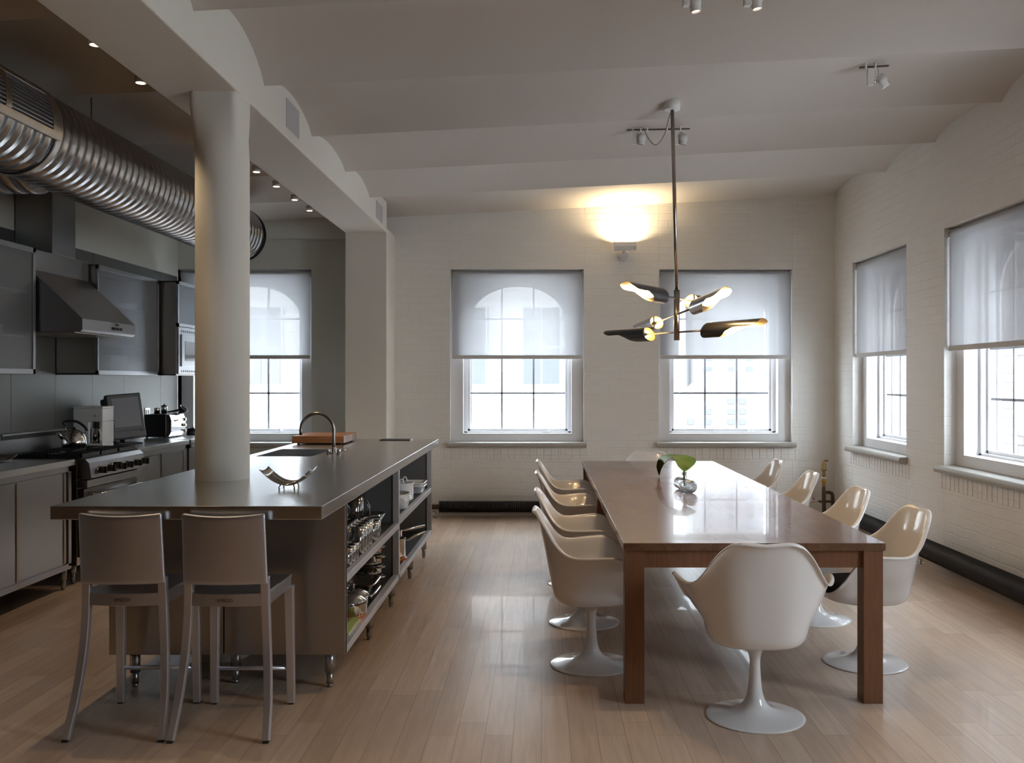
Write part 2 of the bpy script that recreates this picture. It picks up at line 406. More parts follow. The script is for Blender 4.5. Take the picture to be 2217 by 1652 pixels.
# ---- windows
def window(n, loc, rz):
    w = sempty('window_%d' % n, loc, rz)
    kw = dict(parent=w, world=False)
    cs = MB()      # boxed-in white surround
    for sx in (-1, 1): cs.box(sx*WH, sx*.598, .10, .34, WZ0, WZ1)
    cs.box(-.60, .60, .10, .34, WZ0, .897); cs.box(-.60, .60, .10, .34, 2.600, WZ1)
    cs.build('casing', 'trimw', bev=.003, **kw)
    fr = MB()
    for sx in (-1, 1): fr.box(sx*.598, sx*.560, .22, .34, .897, 2.60); fr.box(sx*.560, sx*.532, .262, .32, .915, 2.59)
    fr.box(-.6, .6, .22, .34, .897, .915); fr.box(-.56, .56, .262, .32, .915, .940)
    fr.box(-.6, .6, .22, .34, 2.585, 2.60); fr.box(-.56, .56, .262, .32, 2.562, 2.585)
    fr.build('frame', 'trimw', bev=.003, **kw)
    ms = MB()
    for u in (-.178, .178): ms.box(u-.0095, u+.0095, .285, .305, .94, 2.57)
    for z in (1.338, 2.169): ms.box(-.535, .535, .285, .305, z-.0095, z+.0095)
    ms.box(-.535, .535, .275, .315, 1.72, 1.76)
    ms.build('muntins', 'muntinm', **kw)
    bx(-.534, .534, .2935, .2965, .935, 2.575).build('pane', 'pane', **kw)
    sp = MB(); N = 24     # arched head outside the glass
    top, bot = [], []
    for k in range(N+1):
        a = pi-pi*k/N; u = .52*cos(a); z = 2.17+.37*sin(a); top.append((u, .345, 2.70)); bot.append((u, .345, z))
    t2 = [(p[0], .36, p[2]) for p in top]; b2 = [(p[0], .36, p[2]) for p in bot]
    sp.grid([top, bot, b2, t2], False, False, True)
    for sx in (-1, 1): sp.box(sx*.52, sx*WH, .345, .36, .8, 2.70)
    sp.build('arched_head', 'trimw', **kw)
    sl = MB(); pr = []
    for k in range(9):
        a = -pi/2+pi*k/8; pr.append((-.055-.022*cos(a), .7795+.0275*sin(a)))
    pr = [(.11, .752)]+pr+[(.11, .807)]
    rows = [[(u, p[0], p[1]) for p in pr] for u in (-.757, .757)]
    sl.grid(rows, False, True); m_ = len(pr)
    sl.f.append(tuple(range(m_))); sl.f.append(tuple(range(m_, 2*m_))); sl.sm += [False, False]
    sl.build('sill', 'sillm', **kw)
    if n < 5:
        bx(.30, .335, .20, .25, .915, .945).build('latch', 'white_en', bev=.004, **kw)
    return w
def blind(loc, rz, label):
    t = thing('roller_blind', label, 'blind', loc, rz, 'white roller blinds in the window recesses')
    kw = dict(parent=t, world=False)
    f = MB(); f.grid([[(-.708+.1*i*1.416/1., .035, z) for i in range(11)] for z in (1.755, 2.0, 2.3, 2.672)], True)
    f.build('fabric', 'blind', **kw)
    bx(-.708, .708, .026, .044, 1.716, 1.757).build('hem_bar', 'hem', bev=.003, **kw)
    MB().cyl((-.712, .065, 2.655), (.712, .065, 2.655), .027).build('roller', 'hem', **kw)
    for sx in (-1, 1):
        b = bx(sx*.712, sx*.726, .03, .095, 2.615, 2.690).build('bracket', 'chrome', bev=.002, **kw)
    MB().tube([(.720, .04, 2.62), (.720, .04, 1.25), (.720, .048, 1.235), (.720, .056, 1.25), (.720, .06, 2.62)], .0016, 6).build('pull_chain', 'cordm', **kw)
    return t
window(1, (KWC, YF, 0), 0); window(2, (-.265, YF, 0), 0); window(3, (2.014, YF, 0), 0)
for i, y in enumerate(RW): window(4+i, (XR, y, 0), -pi/2)
blind((KWC, YF, 0), 0, 'white roller blind in the kitchen window behind the column')
blind((-.265, YF, 0), 0, 'white roller blind in the far wall window beside the pilaster')
blind((2.014, YF, 0), 0, 'white roller blind behind the chandelier on the far wall')
blind((XR, RW[0], 0), -pi/2, 'white roller blind in the side wall window nearest the room corner')
blind((XR, RW[1], 0), -pi/2, 'large white roller blind cut by the picture edge on the side wall')

# ---- radiators: finned tubes near the floor
def finned(mb, p0, p1, r, pitch=.012, n=20):
    p0, p1 = Vector(p0), Vector(p1); L = (p1-p0).length; d = (p1-p0)/L
    k = int(L/pitch); pts = []; rs = []
    for i in range(k):
        a = p0+d*(i*pitch)
        pts += [a, a+d*(pitch*.30), a+d*(pitch*.36), a+d*(pitch*.94)]; rs += [r, r, r*.90, r*.90]
    mb.tube(pts, rs, n)
def radiator(label, p0, p1, r, m='fins', pitch=.012, feet=()):
    t = thing('fin_tube_radiator', label, 'radiator', (p0[0], p0[1], 0), 0, 'black fin tube radiators along the walls')
    mb = MB(); finned(mb, p0, p1, r, pitch); mb.build('finned_tube', m, t)
    d = (Vector(p1)-Vector(p0)).normalized()
    MB().cyl(Vector(p0)-d*.10, Vector(p1)+d*.10, .028).build('pipe', 'iron', t)
    for f in feet:
        g = MB(); g.cyl((f[0], f[1], .0), (f[0], f[1], p0[2]-r*.6), .012); g.lathe([(.045, 0), (.045, .004), (.018, .010), (.012, .012)], (f[0], f[1], .0))
        g.build('foot', 'chrome', t)
    return t
radiator('long black fin tube radiator under the far windows', (-1.10, 10.36, .118), (2.45, 10.36, .118), .067, pitch=.022,
         feet=((-1.16, 10.36), (1.0, 10.36), (2.5, 10.36)))
radiator('black fin tube radiator under the side window nearest the corner', (3.08, 10.0, .135), (3.08, 8.05, .135), .075, feet=((3.08, 10.08), (3.08, 7.98)))
radiator('thick black fin tube radiator running along the side wall behind the chairs', (3.075, 7.72, .138), (3.075, 2.0, .138), .078, feet=((3.075, 7.79), (3.075, 4.6), (3.075, 1.95)))
tag(MB().lathe([(.06, 0), (.06, .003), (.02, .004)], (.02, 10.25, .0)).build('floor_plate', 'steel_dk'), 'small round metal plate set on the floor below the far radiator', 'plate')
# corner pipework with air valve
px, py_ = 3.035, 10.32
t = thing('air_vent_pipe', 'rusty upright pipe with brass air valve in the far corner', 'pipe', (px, py_, 0))
MB().cyl((px, py_, 0), (px, py_, .335), .021).build('riser', 'iron', t)
MB().lathe([(.014, .335), (.018, .35), (.018, .42), (.012, .43), (.012, .45), (.020, .452), (.020, .475), (.012, .49), (.011, .51)], (px, py_, 0)).build('union', 'brass', t)
MB().lathe([(.012, .505), (.030, .512), (.032, .53), (.024, .535), (.024, .58), (.016, .595), (.016, .61)], (px, py_, 0), 16).build('air_valve', 'brass', t)
MB().tube([(px, py_, .60), (px, py_, .618), (px+.03, py_, .622), (px+.045, py_, .615)], .010, 8).build('vent_nozzle', 'brass', t)
MB().tube([(px, py_, .28), (px+.05, py_, .28), (px+.085, py_, .27), (px+.095, py_, .24), (px+.095, py_, .14)], .019, 12).build('bypass_loop', 'iron', t)
MB().cyl((px-.05, py_, .18), (px+.11, py_, .18), .013).build('cross_pipe', 'iron', t)
MB().lathe([(.026, .388), (.026, .415)], (px, py_, 0), 16).build('yellow_tag', mat('yellow tag', (.62,.30,.03), .5), t)
MB().lathe([(.0225, .425), (.0225, .443)], (px, py_, 0), 16).build('white_tag', 'whitep', t)
t = thing('radiator_valve', 'chrome pipe valve with small red lever beside the corner riser', 'valve', (px-.12, py_, 0))
MB().tube([(px-.05, py_, .185), (px-.10, py_, .19), (px-.14, py_, .175), (px-.19, py_, .155), (px-.25, py_, .15)], [.010, .014, .010, .014, .011], 10).build('valve_body', 'chrome', t)
MB().tube([(px-.10, py_-.005, .20), (px-.13, py_-.02, .225)], .006, 8).build('lever', mat('red lever', (.35,.02,.03), .4), t)
MB().cyl((px-.19, py_, .02), (px-.19, py_, .155), .011).build('drop_pipe', 'chrome', t)
# ------------------------------------------------------------------ island
CT = .955; IX0, IX1, IY0, IY1 = -2.074, -.926, 4.054, 8.65
SX0, SX1, SY0, SY1 = -2.00, -1.60, 6.69, 7.40
t = thing('kitchen_island', 'long stainless steel kitchen island with open shelves on its side', 'kitchen island', (-1.5, 6.3, 0))
mb = MB(); z0, z1 = CT-.057, CT
mb.box(IX0, IX1, IY0, SY0, z0, z1); mb.box(IX0, IX1, SY1, IY1, z0, z1); mb.box(IX0, SX0, SY0, SY1, z0, z1); mb.box(SX1, IX1, SY0, SY1, z0, z1)
# one sheet: remove the inner seams
def topmesh():
    bm = bmesh.new()
    xs = [IX0, SX0, SX1, IX1]; ys = [IY0, SY0, SY1, IY1]
    g = {}
    for zi, z in enumerate((z0, z1)):
        for i, x in enumerate(xs):
            for j, y in enumerate(ys): g[i, j, zi] = bm.verts.new((x, y, z))
    for i in range(3):
        for j in range(3):
            if (i, j) == (1, 1): continue
            for zi in (0, 1): bm.faces.new([g[i, j, zi], g[i+1, j, zi], g[i+1, j+1, zi], g[i, j+1, zi]])
    def side(a, b): bm.faces.new([g[a[0], a[1], 0], g[b[0], b[1], 0], g[b[0], b[1], 1], g[a[0], a[1], 1]])
    for i in range(3): side((i, 0), (i+1, 0)); side((i, 3), (i+1, 3)); side((0, i), (0, i+1)); side((3, i), (3, i+1))
    for a, b in (((1,1),(2,1)), ((2,1),(2,2)), ((2,2),(1,2)), ((1,2),(1,1))): side(a, b)
    m2 = MB(); bm.verts.index_update()
    m2.add([v.co[:] for v in bm.verts], [[v.index for v in f.verts] for f in bm.faces]); bm.free(); return m2
topmesh().build('worktop', 'steel_top', t, bev=.0025)
CX0, CX1, CY0, CY1, CB = -2.055, -.930, 4.564, 8.16, .181
zt = CT-.057
e = MB(); e.box(CX0, -1.512, CY0, CY0+.03, CB, zt); e.box(-1.506, CX1+.0, CY0, CY0+.03, CB, zt)
e.build('end_panel', 'steel_warm', t, bev=.003)
b = MB(); b.box(CX0, CX0+.02, CY0+.03, CY1, CB, zt); b.box(CX0, CX1, CY1-.02, CY1, CB, zt); b.box(CX0, CX1-.02, CY0+.03, CY1-.02, CB, CB+.02)
b.box(-1.40, -1.385, CY0+.03, CY1-.02, CB+.02, zt)
b.build('carcass', 'inner', t)
f = MB(); MY = 6.29
for (y0, y1) in ((CY0, CY0+.035), (MY-.02, MY+.02), (CY1-.03, CY1)):
    f.box(CX1-.04, CX1, y0 if y0 != CY0 else CY0+.001, y1, CB, zt)
f.box(CX1-.04, CX1, CY0+.03, CY1, CB, CB+.035)
f.build('face_frame', 'edgem', t, bev=.0015)
dv = MB(); dv.box(-1.385, CX1-.04, MY-.01, MY+.01, CB+.02, zt); dv.build('divider', 'inner', t)
for (y0, y1, zs) in ((CY0+.035, MY-.02, .555), (MY+.02, CY1-.03, .575)):
    s_ = bx(-1.385, CX1, y0, y1, zs-.038, zs).build('shelf', 'edgem', t, bev=.0015)
    bx(-1.38, CX1-.03, y0+.012, y1-.012, zs, zs+.004).build('shelf_mat', 'shelfm', s_)
for (y0, y1) in ((CY0+.035, MY-.02), (MY+.02, CY1-.03)):
    bx(-1.38, CX1-.042, y0+.012, y1-.012, CB+.020, CB+.026).build('bottom_mat', 'shelfm', t)
def steel_leg(x, y, z, par):
    g = MB().cyl((x, y, z), (x, y, .072), .024).cyl((x, y, .075), (x, y, .016), .0165).cyl((x, y, .018), (x, y, 0), .012)
    return g.build('leg', 'steel', par)
for x, y in ((-1.025, 4.66), (-1.50, 4.72), (-1.97, 4.66), (-.985, 5.5), (-.985, 6.3), (-.985, 7.2), (-.985, 8.05), (-1.97, 5.9), (-1.97, 7.1), (-1.97, 8.05), (-1.5, 6.3)):
    steel_leg(x, y, CB, t)
# sink
island = t
mb = MB(); a = .006
zb = CT-.23
mb.box(SX0-.02, SX0+.004, SY0-.02, SY1+.02, zb, z0+.003); mb.box(SX1-.004, SX1+.02, SY0-.02, SY1+.02, zb, z0+.003)
mb.box(SX0, SX1, SY0-.02, SY0+.004, zb, z0+.003); mb.box(SX0, SX1, SY1-.004, SY1+.02, zb, z0+.003); mb.box(SX0-.02, SX1+.02, SY0-.02, SY1+.02, zb-.01, zb)
sk = mb.build('sink', 'basin', island)
MB().lathe([(.04, 0), (.04, .004), (.02, .003)], (-1.8, 7.05, zb)).build('drain', 'chrome', sk)
# faucet
fx, fy = -1.497, 6.93
t = thing('gooseneck_faucet', 'tall nickel gooseneck faucet arching over the island sink', 'faucet', (fx, fy, CT))
g = [(fx, fy, CT), (fx, fy, CT+.10), (fx, fy, CT+.172)]
for k in range(1, 17):
    a = pi*k/16*1.02; g.append((fx-.118+.118*cos(a), fy-.01*k/16, CT+.172+.118*sin(a)))
g.append((g[-1][0], g[-1][1], CT+.135))
MB().tube(g, .0115, 14).build('spout', 'nickel', t)
MB().lathe([(.022, 0), (.022, .006), (.017, .01), (.017, .045), (.012, .05)], (fx, fy, CT)).build('base', 'chrome', t)
for s_, dy in ((-1, -.0), (1, .0)):
    h = MB(); h.lathe([(.016, 0), (.016, .030), (.012, .036)], (fx+s_*.037, fy, CT)); h.build('tap', 'chrome', t)
MB().tube([(fx+.045, fy, CT+.022), (fx+.085, fy, CT+.028)], .005, 8).build('lever', 'chrome', t)
bx(fx-.06, fx+.06, fy-.012, fy+.012, CT, CT+.004).build('mounting_plate', 'chrome', t, bev=.002)
# cutting board
t = thing('cutting_board', 'thick reddish wooden butcher block cutting board on the island', 'cutting board', (-1.83, 8.15, CT))
bx(-2.046, -1.62, 7.88, 8.43, CT+.012, CT+.072).build('block', 'butcher', t, bev=.004)
for x in (-2.0, -1.66):
    for y in (7.92, 8.39): MB().lathe([(.012, 0), (.014, .012)], (x, y, CT), 12).build('foot', 'rubber', t)
# thin tray near the far end of the worktop
tag(bx(-1.42, -1.15, 8.42, 8.60, CT, CT+.008).build('thin_tray', 'black', bev=.002), 'thin dark tray lying flat at the far end of the island', 'tray')
# slatted bowl
t = thing('slatted_bowl', 'square slatted metal bowl with upturned corners on the island', 'bowl', (-1.245, 4.74, CT), radians(3))
HU, HV = .122, .094
def bz(u, v): return .014+.074*abs(u)**1.9+.012*v*v
mb = MB(); NS = 6
def patch(u0, u1, v0, v1, nu, nv):
    mb.grid([[(u*HU, v*HV, bz(u, v)) for v in [v0+(v1-v0)*k/nv for k in range(nv+1)]] for u in [u0+(u1-u0)*k/nu for k in range(nu+1)]], True)
patch(-1, -.80, -1, 1, 3, 12); patch(.80, 1, -1, 1, 3, 12)
for k in range(NS):
    patch(-.80, .80, -1+2*k/NS+(.05 if k else 0), -1+2*(k+1)/NS-(.05 if k < NS-1 else 0), 20, 2)
mb.build('slatted_body', 'nickel', t, world=False, solid=.003)
for a in (-1, 1):
    for b_ in (-1, 1): MB().tube([(a*.035, b_*.05, 0), (a*.038, b_*.055, .006), (a*.030, b_*.045, .024)], .0035, 8).build('foot', 'nickel', t, world=False)

# ---- glassware and pots on the open shelves
SH1, SH2, SH3, SH4 = .559, CB+.026, .579, CB+.026     # near upper, near lower, far upper, far lower
def tumbler(r, h, name='tall_tumbler', n=20):
    return [(r*.80, 0), (r*.86, .002), (r, h), (r-.003, h), (r*.83, .014), (.001, .012)]
def glass(kind, x, y, z, label, group, cat='glass'):
    if kind == 'tall': nm, p = 'highball_glass', tumbler(.036, .145)
    elif kind == 'short': nm, p = 'short_tumbler', tumbler(.037, .085)
    elif kind == 'big': nm, p = 'rounded_tumbler', [(.028, 0), (.042, .006), (.050, .03), (.052, .115), (.049, .115), (.046, .03), (.026, .012), (.001, .012)]
    elif kind == 'cone': nm, p = 'conical_glass_bowl', [(.030, 0), (.034, .004), (.038, .012), (.105, .115), (.102, .115), (.034, .018), (.001, .014)]
    elif kind == 'carafe': nm, p = 'glass_carafe', [(.045, 0), (.052, .01), (.05, .06), (.028, .13), (.022, .17), (.030, .20), (.027, .20), (.019, .17), (.046, .05), (.001, .01)]
    o = MB().lathe(p, (0,0,0), 28).build(nm, 'glassw'); o.location = (x, y, z)
    return tag(o, label, cat, group)
def copies(proto, spots, labels, group):
    for (x, y, z), lab in zip(spots, labels):
        o = proto.copy(); C.objects.link(o); o.location = (x, y, z); o['label'] = lab; o['group'] = group
g1 = 'tall glasses on the upper near shelf'
lab = 'tall clear glass in the row behind the front post of the island shelves'
p = glass('tall', -.985, 5.16, SH1, lab, g1)
copies(p, [(-.985+dx, 5.16+dy, SH1) for dx, dy in ((0,.085),(0,.17),(0,.255),(-.085,.0),(-.085,.085),(-.085,.17),(-.085,.255),(-.17,.085),(-.17,.17))], [lab]*9, g1)
g2 = 'short glasses on the upper near shelf'; lab = 'short clear tumbler at the front end of the upper island shelf'
p = glass('short', -.985, 4.92, SH1, lab, g2)
copies(p, [(-.985+dx, 4.92+dy, SH1) for dx, dy in ((0,-.085),(0,.082),(-.085,-.085),(-.085,0),(-.085,.085),(-.17,0))], [lab]*6, g2)
g3 = 'rounded tumblers beside the conical bowl'; lab = 'thick rounded glass tumbler in front of the conical glass bowl'
p = glass('big', -.990, 5.56, SH1, lab, g3); copies(p, [(-1.0, 5.68, SH1), (-1.10, 5.60, SH1)], [lab]*2, g3)
glass('cone', -1.055, 5.86, SH1, 'flared conical glass bowl on the upper near shelf', None, 'bowl')
glass('carafe', -1.20, 5.28, SH1, 'slender glass carafe standing behind the tall glasses', None, 'carafe')
t = thing('glass_pitcher', 'large glass pitcher with round handle on the upper near shelf', 'pitcher', (-1.20, 6.08, SH1))
MB().lathe([(.075, 0), (.082, .01), (.080, .245), (.077, .245), (.078, .015), (.001, .012)], (0,0,0), 32).build('jug_body', 'glassw', t, world=False)
MB().tube([(.06, -.055, .22)]+[(.075+.055*sin(pi*k/10), -.065-.045*sin(pi*k/10), .21-.16*k/10) for k in range(1, 10)]+[(.06, -.055, .045)], .008, 10).build('handle', 'glassw', t, world=False)
t = thing('glass_pitcher', 'second glass pitcher behind the large one on the near shelf', 'pitcher', (-1.30, 5.86, SH1))
MB().lathe([(.07, 0), (.075, .01), (.072, .225), (.069, .225), (.072, .015), (.001, .012)], (0,0,0), 32).build('jug_body', 'glassw', t, world=False)
MB().tube([(.05, .045, .20)]+[(.06+.05*sin(pi*k/10), .05+.045*sin(pi*k/10), .19-.14*k/10) for k in range(1, 10)]+[(.05, .045, .04)], .007, 10).build('handle', 'glassw', t, world=False)
# lower near shelf
def rrect(mb, cx, cy, z, w, d, h, th=.006, rim=.012, taper=.88, lugs=0.):
    "open rounded rectangular dish"
    def ring(s, zz, add=0.):
        r = []
        for k in range(40):
            a = 2*pi*k/40; ca, sa = cos(a), sin(a); e = .35
            x = (abs(ca)**e)*(1 if ca >= 0 else -1)*(w/2*s+add); y = (abs(sa)**e)*(1 if sa >= 0 else -1)*(d/2*s+add)
            r.append((cx+x, cy+y, z+zz))
        return r
    mb.grid([ring(.02, 0), ring(taper*.93, 0), ring(taper, .008), ring(1, h-.006), ring(1, h-.005, rim), ring(1, h, rim), ring(1, h, -th), ring(taper, .014, -th), ring(.02, .010)], True, True)
for k, (dz, lb) in enumerate(((0, 'lower of two stacked rectangular glass baking dishes'), (.055, 'upper of two stacked rectangular glass baking dishes'))):
    mb = MB(); rrect(mb, 0, 0, 0, .19, .30, .055); o = mb.build('glass_baking_dish', 'glassw'); o.location = (-1.06, 5.62, SH2+dz)
    tag(o, lb+' on the bottom shelf', 'baking dish', 'stacked glass baking dishes')
for k in range(4):
    t = thing('steel_pan', ('lowest', 'second lowest', 'second highest', 'top')[k]+' of four shallow steel pans stacked on the bottom shelf', 'pan', (-1.10, 6.06, SH2+k*.062), 0, 'four stacked steel pans')
    MB().lathe([(.085, 0), (.095, .006), (.10, .055), (.104, .057), (.096, .057), (.091, .010), (.001, .008)], (0,0,0), 36).build('pan_body', 'chrome', t, world=False)
    MB().tube([(.07, -.07, .048), (.105, -.105, .056), (.125, -.085, .058), (.098, -.045, .048)], .006, 8).build('handle', 'chrome', t, world=False)
t = thing('black_roasting_pan', 'black enamel pot at the front end of the bottom shelf', 'pot', (-1.06, 4.90, SH2))
MB().lathe([(.09, 0), (.105, .01), (.115, .11), (.118, .112), (.110, .112), (.10, .014), (.001, .01)], (0,0,0), 36).build('pot_body', 'black', t, world=False)
t = thing('casserole', 'copper based casserole with domed glass lid on the bottom shelf', 'casserole', (-1.06, 5.16, SH2))
MB().lathe([(.10, 0), (.118, .01), (.122, .03)], (0,0,0), 40).build('copper_base', 'copper', t, world=False)
MB().lathe([(.1215, .03), (.124, .085), (.128, .087), (.119, .087), (.115, .03)], (0,0,0), 40).build('pot_wall', 'chrome', t, world=False)
MB().lathe([(.125, .088), (.118, .10), (.08, .125), (.03, .137), (.001, .139)], (0,0,0), 40).build('glass_lid', 'glassw', t, world=False)
MB().lathe([(.012, .138), (.014, .15), (.024, .158), (.024, .166), (.001, .168)], (0,0,0), 20).build('knob', 'chrome', t, world=False)
t = thing('glass_casserole', 'round lidded glass casserole behind the copper based one', 'casserole', (-1.06, 5.36, SH2))
MB().lathe([(.07, 0), (.085, .01), (.095, .08), (.10, .082), (.088, .082), (.08, .014), (.001, .01)], (0,0,0), 32).build('dish_body', 'glassw', t, world=False)
MB().lathe([(.098, .083), (.09, .095), (.05, .115), (.001, .120)], (0,0,0), 32).build('glass_lid', 'glassw', t, world=False)
MB().lathe([(.015, .119), (.018, .135), (.026, .14), (.001, .142)], (0,0,0), 16).build('knob', 'glassw', t, world=False)
def folded(name, lab, loc, w, d, h, m, m2=None, rz=0):
    t = thing(name, lab, 'cloth', loc, rz)
    for k in range(3):
        rows = []
        for i in range(13):
            v = i/12; row = []
            for j in range(17):
                u = j/16; zz = .006+k*h/3+.004*sin(u*9+k)+.003*sin(v*7+k*2)
                row.append(((u-.5)*w*(1-.03*k), (v-.5)*d*(1-.02*k), zz))
            rows.append(row)
        MB().grid(rows, True).build('fold', m2 if (m2 and k == 2) else m, t, world=False, solid=h/3*.9, bev=.002)
folded('kitchen_towel', 'folded cream kitchen towel with a green striped top fold on the bottom shelf', (-1.0, 4.90, SH2+.115), .0001, .0001, .001, 'towel') if 0 else None
folded('kitchen_towel', 'folded cream and green kitchen towel near the front post on the bottom shelf', (-1.005, 4.93, SH2), .10, .30, .030, 'towel', 'towelg', 0)
bpy.data.objects['black_roasting_pan'].location = (-1.19, 4.82, SH2)
# upper far shelf
t = thing('tall_ceramic_pot', 'tall white lidded ceramic pot on the upper far shelf', 'pot', (-1.10, 6.72, SH3))
MB().lathe([(.10, 0), (.108, .008), (.108, .125), (.112, .128), (.102, .128), (.10, .012), (.001, .01)], (0,0,0), 40).build('pot_body', 'ceramic', t, world=False)
MB().tube([(.03+.016*cos(pi*k/8), .09, .128+.035*sin(pi*k/8)) for k in range(9)], .005, 8).build('ear_handle', 'ceramic', t, world=False)
MB().tube([(.03+.016*cos(pi*k/8), -.09, .128+.035*sin(pi*k/8)) for k in range(9)], .005, 8).build('ear_handle', 'ceramic', t, world=False)
for k, lb in enumerate(('lower', 'upper')):
    mb = MB(); rrect(mb, 0, 0, 0, .17, .26, .06 if k == 0 else .045); o = mb.build('ceramic_baking_dish', 'ceramic'); o.location = (-1.03, 7.78, SH3+k*.040)
    tag(o, lb+' of two rectangular white baking dishes nested on the far shelf', 'baking dish', 'white rectangular baking dishes')
for k, lb in enumerate(('bottom', 'second lowest', 'third lowest', 'topmost')):
    o = MB().lathe([(.078, 0), (.095, .006), (.108, .060), (.122, .063), (.122, .066), (.104, .066), (.090, .012), (.001, .010)], (0,0,0), 40, 1., 1.35).build('oval_ceramic_dish', 'ceramic')
    o.location = (-1.04, 6.80-.02*k, SH3+.016*k)
    tag(o, lb+' of the oval white dishes nested on the upper far shelf', 'dish', 'nested oval white dishes')
bpy.data.objects['tall_ceramic_pot'].location = (-1.08, 7.30, SH3)
t = thing('ceramic_mug', 'small white cup beside the oval dishes on the far shelf', 'cup', (-1.20, 6.42, SH3))
MB().lathe([(.03, 0), (.038, .005), (.040, .085), (.037, .085), (.035, .01), (.001, .008)], (0,0,0), 24).build('cup_body', 'ceramic', t, world=False)
MB().tube([(.03+.03*sin(pi*k/8), .02, .015+.06*k/8) for k in range(9)], .005, 8).build('handle', 'ceramic', t, world=False)
# lower far shelf: pans
def saucepan(lab, loc, r, h, hd, rz=0, m='chrome'):
    t = thing('saucepan', lab, 'saucepan', loc, rz)
    MB().lathe([(r*.93, 0), (r, .008), (r, h), (r+.004, h+.002), (r-.004, h+.002), (r-.005, .010), (.001, .008)], (0,0,0), 36).build('pan_body', m, t, world=False)
    MB().tube([(r-.002, 0, h*.8), (r+.03, 0, h*.85), (r+hd*.5, 0, h*1.05), (r+hd, 0, h*1.2)], [.006, .008, .009, .008], 8).build('handle', 'chrome', t, world=False)
    return t
saucepan('deep steel saucepan standing on the orange wooden trivet', (-1.06, 6.82, SH4+.026), .095, .13, .16, radians(28))
tr = MB(); tr.lathe([(.10, 0), (.105, .012), (.10, .024), (.03, .026)], (-1.055, 6.82, SH4), 32)
tag(tr.build('round_trivet', 'orange'), 'orange brown wooden trivet under the deep saucepan', 'trivet')
saucepan('wide steel saucepan at the back of the bottom far shelf', (-1.22, 7.10, SH4), .11, .22, .12, radians(60))
saucepan('small steel saucepan stacked on the deep saucepan', (-1.06, 6.79, SH4+.166), .075, .05, .19, radians(35))
saucepan('copper pan leaning place at the middle post of the bottom far shelf', (-1.02, 6.45, SH4), .07, .11, .10, radians(-100), 'copper')['label'] = 'small copper pan beside the middle post on the bottom far shelf'

# ------------------------------------------------------------------ bar stools
t = thing('bar_stool', 'brushed aluminium counter stool, the one further from the shelves', 'bar stool', (-1.76, 4.24, 0), 0, 'two aluminium stools at the island')
kw = dict(parent=t, world=False)
SZ = .598
def smoothpath(pts, n=6): return cr(pts, n)
for s_ in (-1, 1):
    p = smoothpath([(s_*.196, -.29, .006), (s_*.186, -.225, .16), (s_*.172, -.185, .35), (s_*.163, -.175, .52), (s_*.160, -.180, .66)])
    k = len(p); MB().tube(p, [.86+.14*i/k for i in range(k)], sq=(.036, .032), up=(0,1,0)).build('leg', 'alum_leg', bev=.004, **kw)
    p = [(s_*.176, .185, .006), (s_*.170, .175, SZ-.05)]
    MB().tube(p, [.82, 1.0], sq=(.042, .034), up=(0,1,0)).build('leg', 'alum_leg', bev=.004, **kw)
    for yy, xx in ((-.29, .196), (.185, .176)): bx(s_*xx-.012, s_*xx+.012, yy-.012, yy+.012, 0, .008).build('glide', 'rubber', **kw)
rows = []
for j in range(13):
    v = -1+2*j/12; rows.append([(u*.178*(1-.03*(v < 0)), v*.190+.0, SZ-.008-.012*(1-u*u)*(1-max(0, v)**4)) for u in [-1+2*i/12 for i in range(13)]])
MB().grid(rows, True).build('seat', 'alum', solid=.012, bev=.002, **kw)
ap = MB()
for s_ in (-1, 1): ap.box(s_*.176, s_*.158, -.17, .185, SZ-.060, SZ-.006)
ap.box(-.165, .165, .168, .185, SZ-.060, SZ-.006)
pts = [(u*.160, -.178-.022*(1-u*u), SZ-.034) for u in [-1+.125*i for i in range(17)]]
ap.tube(pts, 1., sq=(.014, .052), up=(0,0,1))
ap.build('seat_rail', 'alum', bev=.002, **kw)
rows = []
for j in range(15):
    v = j/14; z = .632+.300*v; hw = .176-.004*v
    cut = 1.
    r = []
    for i in range(21):
        u = -1+2*i/20
        r.append((u*hw, -.190-.028*(1-u*u)-.030*v, z-(.010*(1-u*u))*(1-v)*0-.010*(1-u*u)*v+.0))
    rows.append(r)
MB().grid(rows, True).build('backrest', 'alum', solid=.026, bev=.008, seg=3, **kw)
MB().cyl((-.168, .18, .165), (.168, .18, .165), .0095).build('footrest', 'alum_leg', **kw)
for s_ in (-1,1): MB().cyl((s_*.172, -.185, .172), (s_*.172, .18, .172), .0001 if 0 else .008).build('side_rail', 'alum', **kw) if 0 else None
fc = bpy.data.curves.new('emboss', 'FONT'); fc.body = 'EMECO'; fc.size = .020; fc.extrude = .0004; fc.align_x = 'CENTER'
fo = bpy.data.objects.new('tmp', fc); C.objects.link(fo); bpy.context.view_layer.update()
me = bpy.data.meshes.new_from_object(fo.evaluated_get(bpy.context.evaluated_depsgraph_get())); bpy.data.objects.remove(fo)
fo = bpy.data.objects.new('stamped_name', me); C.objects.link(fo); me.materials.clear(); me.materials.append(M['steel_dk']); fo.parent = t; fo.location = (0, -.2085, SZ-.041); fo.rotation_euler = (pi/2, 0, 0)
dup(t, (-1.325, 4.23, 0), 0, 'brushed aluminium counter stool, the one nearer the glassware shelves')

